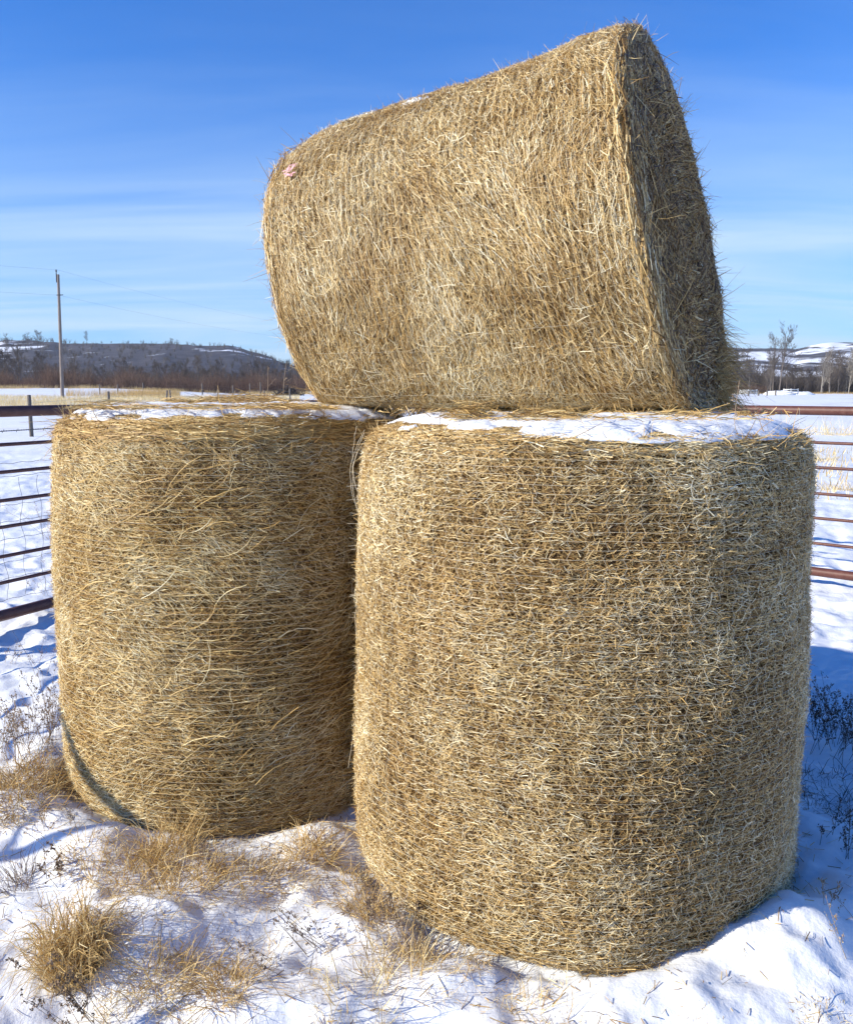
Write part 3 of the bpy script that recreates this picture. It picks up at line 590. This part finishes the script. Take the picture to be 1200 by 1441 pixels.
# straw resting on the snow caps
def heap(cx, cy, z, rx, ry, hgt, n, label, Lr=(.05, .18), name='straw_wisp', grp='loose straw wisps on the snowy bale tops', flat=.25):
    g = Geo(); a = U(0, 2*np.pi, n); r = np.sqrt(rng.random(n)); x = cx+rx*r*np.cos(a); y = cy+ry*r*np.sin(a)
    zz_ = z+hgt*(1-r*r)*rng.random(n)+.004; th = rng.normal(size=n)*.7; L = U(Lr[0], Lr[1], n); K = 4; s = np.linspace(-.5, .5, K)[None, :, None]
    d = np.stack([np.cos(th), np.sin(th), rng.normal(size=n)*flat], -1); P = np.stack([x, y, zz_], -1)[:, None]+d[:, None]*L[:, None, None]*s
    P[..., 2] = np.maximum(P[..., 2]-(s[..., 0]**2)*L[:, None]*.25, z-.004)
    g.ribbons(P, U(.0008, .0018, n)[:, None]*(1-1.2*np.abs(s[..., 0])), norm(rng.normal(size=(n, 3))), np.clip(rng.normal(.5, .22, n), 0, 1))
    tag(link(name, g.mesh(name, [STRAW_L], offset=(cx, cy, z)), None, (cx, cy, z)), label, 'straw', grp)
zt = HT-.005; zl = HT2-.005
heap(-.80, 3.78, zl, .26, .14, .045, 420, 'biggest heap of brown straw in the snow on the left bale')
heap(-1.08, 3.72, zl, .09, .08, .03, 70, 'small straw wisp on the left bale, left of the biggest heap')
heap(-1.25, 3.40, zl, .14, .10, .02, 70, 'sparse straw near the left rim of the left bale top')
heap(-.55, 3.25, zl-.01, .22, .14, .02, 330, 'matted straw on the right of the left bale top by the gap')
heap(-.80, 3.12, zl-.008, .48, .10, .016, 420, 'matted golden straw along the front edge of the left bale top', (.05, .16), flat=.08)
heap(-1.15, 3.30, zl-.008, .22, .16, .014, 160, 'matted straw over the left front corner of the left bale top', (.05, .16), flat=.08)
heap(.12, 2.56, zt+.0, .05, .04, .05, 130, 'tufted straw clump at the foot of the top bale, left side')
heap(.36, 2.52, zt, .13, .05, .025, 170, 'flat straw wisp at the foot of the top bale, centre')
heap(.80, 2.62, zt, .12, .05, .02, 90, 'thin straw scatter at the foot of the top bale, right side')
heap(.50, 2.32, zt-.002, .45, .08, .010, 150, 'bits of straw sifted over the front edge of the near bale snow', (.02, .07), flat=.1)
heap(.95, 2.55, zt+.002, .025, .02, .015, 40, 'tiny golden straw bit on the right part of the near bale snow', (.02, .05))
g = Geo(); n = 420; r = .68*np.sqrt(rng.random(n)); a = U(0, 2*np.pi, n); L = U(.01, .06, n); th = U(0, 6.3, n); s = np.linspace(-.5, .5, 3)[None, :, None]
P = np.stack([BR[0]+r*np.cos(a), BR[1]+r*np.sin(a), np.full(n, zt+.009)], -1)[:, None]+np.stack([np.cos(th), np.sin(th), rng.normal(size=n)*.35], -1)[:, None]*L[:, None, None]*s
g.ribbons(P, np.full((n, 3), .0012), norm(rng.normal(size=(n, 3))), U(.1, .8, n)); tag(link('chaff', g.mesh('chaff', [STRAW])), 'scattered chaff on the near bale snow', 'chaff', kind='stuff')
g = Geo(); n = 6500; x = U(-1.9, 1.9, n); y = U(1.2, 3.4, n); dd = np.minimum(np.abs(np.hypot(x-BR[0], y-BR[1])-RAD), np.abs(np.hypot(x-BL[0], y-BL[1])-RAD)); ok = rng.random(n) < (np.exp(-dd/.14)+.03+.22*(x < .2)); x, y = x[ok], y[ok]; n = len(x)
L = U(.008, .06, n); th = U(0, 6.3, n); P = np.stack([x, y, ground(x, y)+.004], -1)[:, None]+np.stack([np.cos(th), np.sin(th), rng.normal(size=n)*.3], -1)[:, None]*L[:, None, None]*s
g.ribbons(P, np.full((n, 3), .0012), norm(rng.normal(size=(n, 3))), U(.1, .9, n)); tag(link('straw_litter', g.mesh('straw_litter', [STRAW])), 'bits of straw littered on the snow round the bales', 'straw', kind='stuff')
weed(0, 0, .30, 1, 'taller pale stalk rising from the left bale top beside the top bale', (.08, 0), .95, br=3, spread=.02, at=(-.78, 4.10, zl), rad=.0016)
weed(0, 0, .27, 1, 'second pale stalk right of the taller one on the left bale top', (0, 0), .95, br=3, spread=.02, at=(-.68, 4.12, zl), rad=.0014)
weed(0, 0, .14, 1, 'short pale stalk on the near bale snow in front of the shaded bale end', (.02, 0), .9, br=4, spread=.02, at=(.93, 2.66, zt), rad=.0014)

# ------------------------------------------------------------------ fences
def rail(parent, a, b, r, name='rail', off=(0, 0, 0), m=PIPE):
    g = Geo(); a = np.array(a, float); b = np.array(b, float); K = 9; s = np.linspace(0, 1, K)[:, None]; g.tubes((a+(b-a)*s)[None], np.full((1, K), r), .5, 14 if r > .02 else 8, True)
    return link(name, g.mesh(name, [m], offset=off), parent)
def panel(A, B_, hs_, radii, label, posts=(0, 1)):
    A = np.array(A); B_ = np.array(B_); zA = float(ground(*A))*.3; o = (A[0], A[1], 0)
    root = empty('pipe_fence_panel', o, label, 'pipe fence', 'rusty red pipe fence panels behind the bales')
    for h, r in zip(hs_, radii): rail(root, (*A, h), (*B_, h), r, 'rail', o)
    for u in posts:
        p = A+(B_-A)*u; rail(root, (*p, -.1), (*p, max(hs_)+.05), .032, 'post', o)
hl = [1.48, 1.265, 1.086, .90, .726, .532, .358, .14]; rl_ = [.037]+[.0125]*6+[.037]
hr = [1.455, 1.20, 1.00, .79, .59, .383, .15]; rr_ = [.037]+[.0125]*5+[.037]
panel((-3.06, 4.98), (-.75, 9.60), hl, rl_, 'red pipe fence panel with thin rails seen left of the left bale', (1,))
panel((-4.03, 2.00), (-3.08, 4.94), hl, rl_, 'red pipe fence panel continuing past the left picture edge', (0, 1))
panel((3.87, 6.23), (.10, 9.45), hr, rr_, 'red pipe fence panel with thin rails seen right of the near bale', (1,))
panel((5.80, 4.58), (3.89, 6.215), hr, rr_, 'red pipe fence panel continuing past the right picture edge', (0,))
# woven wire fence just behind the left panel
A = np.array([-3.9, 3.6]); B_ = np.array([-.9, 9.9]); A = np.array([-3.45, 4.7]); dr = norm(np.array([.45, .89])); o = (A[0], A[1], 0)
root = empty('woven_wire_fence', o, 'sagging woven wire fence with one barbed strand behind the left pipe panel', 'wire fence'); g = Geo(); K = 160; s = np.linspace(0, 6.0, K)
P0 = np.stack([A[0]+dr[0]*s, A[1]+dr[1]*s], -1)
for i, h in enumerate([.18, .30, .44, .58, .72, .86, 1.02, 1.12]):
    z = h+fbm(s*.8, s*0+i, s*0, 61, 2)*.03+.004*np.sin(s*42); g.tubes(np.concatenate([P0, z[:, None]], 1)[None], np.full((1, K), .0016), .5, 4)
for i in range(38):
    q = .1+i*.157; Pz = np.linspace(.18, 1.02, 22); x = A[0]+dr[0]*q+.012*np.sin(Pz*22+i)+fbm(Pz*3, Pz*0+i, Pz*0, 66, 2)*.02; g.tubes(np.stack([x, np.full(22, A[1]+dr[1]*q), Pz], -1)[None], np.full((1, 22), .0016), .5, 4)
link('woven_wire', g.mesh('woven_wire', [WIRE], offset=o), root)
g = Geo(); K = 700; s = np.linspace(0, 6, K)
for ph in (0, np.pi): g.tubes(np.stack([A[0]+dr[0]*s, A[1]+dr[1]*s+.003*np.cos(s*160+ph), 1.33+.003*np.sin(s*160+ph)+.02*np.sin(s*.5)], -1)[None], np.full((1, K), .0022), .5, 4)
for i in range(55):
    q = .05+i*.11; c_ = np.array([A[0]+dr[0]*q, A[1]+dr[1]*q, 1.33+.02*math.sin(q*.5)])
    for a_ in (.6, 2.2): g.tubes((c_+np.outer([-1, 0, 1], [.004, .008, .016*math.sin(a_)]))[None], np.full((1, 3), .0015), .5, 4)
link('barbed_strand', g.mesh('barbed_strand', [WIRE], offset=o), root)
for q in (0.2, 5.9): rail(root, (A[0]+dr[0]*q, A[1]+dr[1]*q, -.2), (A[0]+dr[0]*q, A[1]+dr[1]*q, 1.42), .05, 'post', o, WOODP)

# wooden posts of the field fence, going away to the right
pts = [(41, 30, 1.45, 0), (153, 46, 1.4, 0), (233, 62, 1.3, .1), (241, 75, 1.2, -.1), (307, 80, 1.2, 0), (372, 85, 1.1, 0), (408, 75, 1.3, 0), (141, 130, 1.5, 0), (166, 128, 1.5, .03), (202, 132, 1.8, 0), (285, 135, 1.8, 0), (328, 132, 1.6, 0), (352, 138, 2.0, 0), (367, 136, 2.2, 0)]
root = empty('field_fence', (-13, 30, 0), 'line of grey wooden fence posts with wire crossing the snowy field at left', 'fence')
tops = []
for i, (px, Yd, h, ln) in enumerate(pts):
    d = ray(px, 560); x = d[0]/d[1]*Yd; z = float(ground(x, Yd)); g = Geo(); K = 5; s = np.linspace(0, 1, K)[:, None]
    P = np.array([x, Yd, z-.2])+np.array([ln*h, 0, h+.2])*s; g.tubes(P[None], np.full((1, K), .075+.004*(Yd > 100)*8)*(1-.12*s.T), .5, 8, True)
    link('post', g.mesh('post', [WOODP], offset=(-13, 30, 0)), root); tops.append((x, Yd, z+h*.8))
for seq in (tops[:7], tops[7:]):
    for dz in (0, -.35, -.7):
        g = Geo(); Pw = np.array(seq)+[0, 0, dz]; g.tubes(Pw[None], np.full((1, len(Pw)), .004), .5, 3); link('wire', g.mesh('wire', [WIRE], offset=(-13, 30, 0)), root)

# ------------------------------------------------------------------ utility pole and its line
PX, PY = -42.3, 100.0; pz = float(ground(PX, PY)); root = empty('utility_pole', (PX, PY, pz), 'tall weathered wooden utility pole standing in the field at far left', 'utility pole')
g = Geo(); K = 14; s = np.linspace(0, 1, K)[:, None]; topz = 14.0
lean = .35
def pole_at(h): return np.array([PX+lean*h/topz, PY, pz+h])
P = np.stack([pole_at(h) for h in np.linspace(-.5, topz, K)]); g.tubes(P[None], np.linspace(.21, .14, K)[None], .5, 12, True); link('pole_shaft', g.mesh('pole_shaft', [POLEW], offset=(PX, PY, pz)), root)
rail(root, pole_at(topz-.9)+[-.17, -.1, 0], pole_at(topz+.30)+[-.17, -.1, 0], .05, 'top_pin', (PX, PY, pz), DARKM)
g = Geo(); hh_ = np.array([0, .06, .1, .16, .2, .28]); g.tubes((pole_at(topz+.28)+[-.17, -.1, 0]+np.outer(hh_, [0, 0, 1]))[None], np.array([[.05, .11, .06, .1, .05, .02]]), .5, 10, True); link('insulator', g.mesh('insulator', [DARKM], offset=(PX, PY, pz)), root)
rail(root, pole_at(topz-2.3)+[-.2, -.12, 0], pole_at(topz-2.3)+[.55, -.12, .02], .045, 'wire_bracket', (PX, PY, pz), DARKM)
for h0, lab in ((topz+.5, 'upper overhead wire'), (topz-2.3, 'lower overhead wire')):
    p0 = pole_at(h0); K = 60; s = np.linspace(0, 1, K)[:, None]
    for e_, l2 in ((np.array([-24.5, 193, p0[2]+.3]), ' running from the utility pole right towards the top bale'), (np.array([-103, 45, p0[2]+1.5]), ' running from the utility pole out of the left picture edge')):
        g = Geo(); P = p0+(e_-p0)*s; P[:, 2] -= (4*s*(1-s)*.8)[:, 0]; g.tubes(P[None], np.full((1, K), .0065), .5, 4); tag(link('overhead_wire', g.mesh('overhead_wire', [DARKM])), lab+l2, 'overhead wire', 'overhead wires of the power line')

# ------------------------------------------------------------------ hills
def ridge(a, pts): return np.interp(a, [p[0] for p in pts], [p[1] for p in pts])
RL = [(-300, 486), (0, 484), (60, 481), (100, 486), (200, 488), (240, 487), (300, 489.5), (325, 489), (345, 494), (370, 502), (395, 511), (420, 518), (600, 520), (800, 515), (950, 505), (1010, 492), (1045, 493), (1080, 493), (1110, 496), (1130, 491), (1160, 486), (1200, 485), (1500, 480)]
def elev(py): return math.tan(PITCH+0)*0+np.tan(np.arctan((720.5-py)/1200)-PITCH)
az = np.linspace(-.95, .95, 620); yy = np.geomspace(330, 2600, 130)
AZ, YY = np.meshgrid(az, yy, indexing='ij'); px_ = 600+1200*AZ*(1/ math.cos(PITCH))*.99
top = elev(ridge(px_, RL))*1500+EYE
prof = sst(YY, 330, 1500)**1.15; back = 1-.3*sst(YY, 1500, 2600)
gul = fbm(AZ*18, YY*.0035, AZ*0, 401, 4)*9*prof*(1-sst(YY, 1100, 1480)*.8)+fbm(AZ*60, YY*.01, AZ*0, 405, 3)*2.5*prof*(1-sst(YY, 1100, 1480)*.6)
ZH = -.5+(top+.5)*prof*back+gul
HILL, t, b = mat('hillside_scrub_and_snow', .9, .1)
pos = objco(t, (1, 1, 1), world=True); sp = N(t, 'ShaderNodeSeparateXYZ'); t.links.new(pos, sp.inputs[0])
nn_ = noise(t, 1.0, 7, .62, objco(t, (.012, .0040, .03), world=True), .8)
gm = N(t, 'ShaderNodeMapRange'); gm.inputs['From Min'].default_value = -80; gm.inputs['From Max'].default_value = 300; gm.inputs['To Min'].default_value = -.10; gm.inputs['To Max'].default_value = .008; t.links.new(sp.outputs[0], gm.inputs['Value'])
ms_ = ramp(t, M(t, 'ADD', nn_, gm.outputs[0]), [(.485, (0, 0, 0)), (.535, (1, 1, 1))])
scr = ramp(t, noise(t, 1.0, 5, .7, objco(t, (.09, .03, .1), world=True)), [(.3, (.035, .035, .048)), (.7, (.10, .092, .10))])
t.links.new(mixc(t, ms_, scr, (.80, .83, .88)), b.inputs['Base Color'])
V = np.stack([AZ*YY, YY, ZH], -1); idx = np.arange(ZH.size).reshape(ZH.shape); a, b_ = idx[:-1], idx[1:]
F = np.stack([a[:, :-1], b_[:, :-1], b_[:, 1:], a[:, 1:]], -1).reshape(-1, 4)
tag(link('hills', mesh_np('hills', V.reshape(-1, 3), F, [HILL])), 'snowy hills with dark scrub along the horizon', 'hill', kind='structure')
def hillz(x, y):
    i = np.clip(np.searchsorted(az, x/y), 0, len(az)-1); j = np.clip(np.searchsorted(yy, y), 0, len(yy)-1); return ZH[i, j]

# ------------------------------------------------------------------ bare trees and thickets
def bare_tree(h, seed, tint, spread=.5, lev=4, rad=None, minr=.014):
    r_ = np.random.default_rng(seed); g = Geo(); tr = Geo(); rad = rad or h*.013
    segs = [(np.zeros(3), np.array([r_.normal()*.03, r_.normal()*.03, 1.0]), h*.95, rad, 0)]
    while segs:
        p, d, L, r, lv = segs.pop(); K = 7 if lv < 2 else 5; s = np.linspace(0, 1, K)[:, None]; cv = r_.normal(size=3)*(.05 if lv == 0 else .22)+np.array([0, 0, .45 if lv else 0])
        P = p+norm(d)*L*s+cv*L*s*s*.5; (tr if lv == 0 else g).tubes(P[None], np.maximum(np.linspace(r, r*.35, K), minr)[None], tint+(.1 if lv == 0 else 0), 6 if lv == 0 else 3)
        if lv < lev:
            nb = [24, 6, 5, 3][lv] if lv < 4 else 3
            for q in np.sort(r_.uniform(.12 if lv == 0 else .15, .99, nb)):
                i = min(int(q*(K-1)), K-2); f = q*(K-1)-i; o = P[i]*(1-f)+P[i+1]*f; dd = norm(P[i+1]-P[i]); side = norm(np.cross(dd, r_.normal(size=3)))
                segs.append((o, dd*.8+side*spread*r_.uniform(.7, 1.5), L*(.30 if lv == 0 else .5)*(1.15-q*.55)*r_.uniform(.7, 1.2), max(r*.42*(1.1-q*.5), minr*.7), lv+1))
    return tr, g
protos = []
for i in range(7): protos.append((bare_tree([15, 12, 10, 13, 9, 16, 11][i], 500+i, [.35, .25, .45, .8, .3, .4, .55][i], [.55, .7, .6, .4, .8, .45, .6][i])))
pm = [(a.mesh('trunk', [BARK]), b.mesh('crown', [BARK])) for a, b in protos]; ph = [15, 12, 10, 13, 9, 16, 11]
def put_tree(px, Yd, h, k, label, group, rz=0.0):
    d = ray(px, 552); x = d[0]/d[1]*Yd; z = float(ground(x, Yd)) if Yd < 330 else float(hillz(x, Yd)); r = link('bare_tree', None, None, (x, Yd, z-.1)); tag(r, label, 'tree', group); sc_ = h/ph[k]; r.scale = (sc_, sc_, sc_); r.rotation_euler = (0, 0, rz)
    a = link('trunk', pm[k][0], r); b = link('crown', pm[k][1], r)
R_ = random.Random(3)
put_tree(1096, 215, 15.0, 5, 'tallest bare tree right of the top bale, a forked dark crown against the sky', 'bare trees beyond the right fence', .4)
put_tree(1087, 222, 14.0, 0, 'tall bare tree just left of the tallest one right of the stack', 'bare trees beyond the right fence', 2.)
for px in [1022+4.2*q for q in range(46)]+[1216+9*q for q in range(9)]:
    if 1085 < px < 1102: continue
    tallr = px > 1150
    put_tree(px+R_.uniform(-3, 3), R_.uniform(215, 262), (R_.uniform(8, 12) if tallr or px < 1055 else R_.uniform(5.5, 8)), R_.choice([3, 6, 2, 3] if tallr else [1, 2, 4, 6, 0]), 'slender bare tree in the row beyond the right fence' if tallr else 'low bare tree in the row beyond the right fence', 'bare trees beyond the right fence', R_.uniform(0, 6))
for i in range(64):
    px = -60+i*7.7+R_.uniform(-4, 4)
    put_tree(px, R_.uniform(225, 300), R_.uniform(5.5, 9.5) if px > 60 else R_.uniform(8, 11.5), R_.choice([1, 2, 4, 1, 0]), 'dark bare tree behind the reddish thicket at left', 'bare trees behind the left thicket', R_.uniform(0, 6))
for px, Yd, h in ((14, 1000, 20), (40, 1050, 16), (44, 1060, 19), (57, 1040, 22), (61, 1045, 19), (126, 1300, 17), (15, 1010, 16), (243, 1480, 13), (246, 1480, 12), (236, 1480, 8)):
    put_tree(px, Yd, h, R_.choice([1, 4, 0]), 'tiny distant tree on the skyline of the left hill', 'distant trees on the hill skyline', R_.uniform(0, 6))
def thicket(name, x0, x1, y0, y1, n, h, label, m, tint, K=5, wid=.03, top=None, clumpy=True):
    g = Geo(); per = 9; nc = n//per; px = U(x0, x1, nc); Yd = U(y0, y1, nc); X_ = (px-600)/1200*.985*Yd; 
    Hh = h*(.62+.38*fbm(px*.04, Yd*.0+1, px*0, 71, 3)+.25*vnoise(px*.3, Yd, px*0, 72)); X_ = np.repeat(X_, per)+rng.normal(size=nc*per)*.5; Yr = np.repeat(Yd, per)+rng.normal(size=nc*per)*.5; Hh = np.repeat(Hh, per)*U(.55, 1.1, nc*per)
    zg = np.where(Yr < 330, ground(X_, Yr), hillz(X_, np.maximum(Yr, 331))); nn = len(X_); d = norm(np.concatenate([rng.normal(size=(nn, 2))*.28, np.ones((nn, 1))], 1)); s = np.linspace(0, 1, K)[None, :, None]
    P = np.stack([X_, Yr, zg-.1], -1)[:, None]+d[:, None]*Hh[:, None, None]*s+rng.normal(size=(nn, 1, 3))*.12*Hh[:, None, None]*s**2
    tt = np.clip(np.repeat(rng.normal(tint, .15, nc), per)+rng.normal(size=nn)*.12, 0, 1); g.tubes(P, wid*np.linspace(1, .45, K)[None].repeat(nn, 0), tt, 3)
    m2 = nn*3; j = rng.integers(0, nn, m2); q = rng.integers(1, K, m2); o = P[j, q]; dd = norm(d[j]+rng.normal(size=(m2, 3))*.6); L = Hh[j]*.22
    g.tubes(o[:, None]+dd[:, None]*L[:, None, None]*np.linspace(0, 1, 3)[None, :, None], np.full((m2, 3), wid*.5), tt[j], 3)
    tag(link(name, g.mesh(name, [m])), label, 'thicket', kind='stuff')
thicket('willow_thicket', -120, 432, 196, 216, 9000, 5.2, 'reddish brown leafless willow thicket along the far left field edge', WILLOW, .5)
thicket('dark_brush', -120, 432, 226, 258, 7000, 7.5, 'dark leafless brush standing behind the willow thicket at left', BARK, .1)
thicket('brush', 1010, 1330, 238, 262, 12000, 8.2, 'grey brown leafless brush under the trees at right', BARK, .35)
thicket('brush', 1150, 1330, 240, 262, 5000, 11, 'taller grey brush between the pale trunks at far right', BARK, .45)
thicket('brush', 1010, 1080, 225, 235, 900, 3.2, 'reddish brush beside the white board fence at right', WILLOW, .75)
thicket('wooded_slope', -300, 425, 420, 1350, 9000, 7, 'dark leafless wood covering the distant left hillside', BARK, .12, 3, .16)
thicket('wooded_slope', 1000, 1400, 330, 480, 2600, 6, 'thin leafless scrub at the foot of the right hill', BARK, .35, 3, .05)
# tall dry grass strip in the left field
def grass_strip(px0, px1, y0, y1, n, h, label, tint):
    x_ = U(px0, px1, n); Yd = U(y0, y1, n); X_ = (x_-600)/1200*.985*Yd; keep = fbm(X_*.12, Yd*.10, X_*0, 81, 3) > -.12; X_, Yd = X_[keep], Yd[keep]; n = len(X_)
    d = norm(np.concatenate([rng.normal(size=(n, 2))*.25+[.15, 0], np.ones((n, 1))], 1)); L = h*U(.5, 1.2, n); s = np.linspace(0, 1, 3)[None, :, None]; g = Geo()
    P = np.stack([X_, Yd, ground(X_, Yd)-.02], -1)[:, None]+d[:, None]*L[:, None, None]*s; g.ribbons(P, np.full((n, 3), .010)*np.array([1, .8, .2]), norm(rng.normal(size=(n, 3))), np.clip(rng.normal(tint, .12, n), 0, 1))
    tag(link('field_grass', g.mesh('field_grass', [GRASS])), label, 'grass', kind='stuff')
grass_strip(-60, 420, 62, 112, 26000, .5, 'tall dry tan grass standing in the snow of the left field', .85)
grass_strip(90, 250, 100, 118, 9000, 1.1, 'taller orange grass right of the utility pole', .6)
grass_strip(-100, 440, 180, 194, 9000, .9, 'dry grass along the edge of the willow thicket', .7)
grass_strip(1000, 1300, 12, 60, 2500, .22, 'sparse grass tips showing through the right field snow', .8)
grass_strip(1000, 1300, 190, 225, 5000, .6, 'dry grass along the foot of the trees at right', .5)

# ------------------------------------------------------------------ white board fences far right
def board_fence(px0, px1, Yd, h, label, nb=3):
    d0 = ray(px0, 552); d1 = ray(px1, 552); x0, x1 = d0[0]/d0[1]*Yd, d1[0]/d1[1]*Yd; z = float(ground(x0, Yd)); root = empty('board_fence', (x0, Yd, z), label, 'board fence', 'white board fences in the right field')
    for i in range(nb):
        g = Geo(); zb = h*(i+.55)/nb; g.box((0, -.03, zb), (x1-x0, .03, zb+h/nb*.5)); link('board', g.mesh('board', [WHITEP]), root)
    for u in np.linspace(0, 1, 3):
        g = Geo(); xx = (x1-x0)*u; g.box((xx-.09, .035, -.1), (xx+.09, .2, h*1.08)); link('post', g.mesh('post', [WHITEP]), root)
board_fence(1041, 1065, 165, 1.0, 'white board fence section nearest the shaded bale end')
board_fence(1103, 1123, 160, 1.1, 'white board fence section right of the snow heap')
root = empty('post_row', (57, 150, .6), 'row of short grey posts between the two white board fences', 'fence posts')
for px in (1053, 1067, 1079, 1091): d = ray(px, 555); x = d[0]/d[1]*150; z = float(ground(x, 150)); rail(root, (x, 150, z-.1), (x, 150, z+.9), .14, 'post', (57, 150, .6), WOODP)
def lump(px, Yd, rx, rz, m, name, label, cat):
    d = ray(px, 552); x = d[0]/d[1]*Yd; z = float(ground(x, Yd)); th = np.linspace(0, np.pi/2, 12); a = np.linspace(0, 2*np.pi, 40, endpoint=False); T, A_ = np.meshgrid(th, a, indexing='ij')
    X_ = rx*np.cos(T)*np.cos(A_); Y_ = rx*.6*np.cos(T)*np.sin(A_); Z_ = rz*np.sin(T)*(1+.35*fbm(X_*.8, Y_*.8, X_*0, 90, 3))-.05; idx = np.arange(T.size).reshape(T.shape); p, q = idx[:-1], idx[1:]
    me = mesh_np(name, np.stack([X_, Y_, Z_], -1).reshape(-1, 3), [np.stack([p, np.roll(p, -1, 1), np.roll(q, -1, 1), q], -1).reshape(-1, 4)], [m]); tag(link(name, me, None, (x, Yd, z)), label, cat)
lump(1097, 168, 3.2, .95, SNOW, 'snow_heap', 'low heap of snow between the white board fences', 'snow heap')
lump(1128, 170, 2.6, .7, SNOW, 'snow_heap', 'flatter snow heap right of the white board fences', 'snow heap')
g = Geo(); n = 500; X_ = rng.normal(size=n)*1.0; Y_ = rng.normal(size=n)*.6; P0 = np.stack([X_, Y_, np.abs(rng.normal(size=n))*.5*np.exp(-X_**2/2)], -1); dd = norm(rng.normal(size=(n, 3))+[0, 0, .3]); g.tubes(P0[:, None]+dd[:, None]*U(.3, 1.5, n)[:, None, None]*np.linspace(0, 1, 4)[None, :, None], np.full((n, 4), .05), .1, 3)
d = ray(405, 545); x = d[0]/d[1]*150; tag(link('brush_pile', g.mesh('brush_pile', [BARK]), None, (x, 150, float(ground(x, 150)))), 'dark brush pile at the field edge just left of the stack', 'brush pile')
# ------------------------------------------------------------------ haze
HZ = bpy.data.materials.new('haze'); HZ.use_nodes = True; t = HZ.node_tree; t.nodes.clear(); o_ = N(t, 'ShaderNodeOutputMaterial'); pv = N(t, 'ShaderNodeVolumePrincipled')
pv.inputs['Color'].default_value = (.80, .88, 1, 1); pv.inputs['Density'].default_value = .00010; t.links.new(pv.outputs[0], o_.inputs['Volume'])
g = Geo(); g.box((-4600, -90, -6), (4600, 3060, 150)); tag(link('haze', g.mesh('haze', [HZ], smooth=False)), 'thin blue winter haze over the far hills', 'haze', kind='stuff')
print('objects', len(scene.objects))
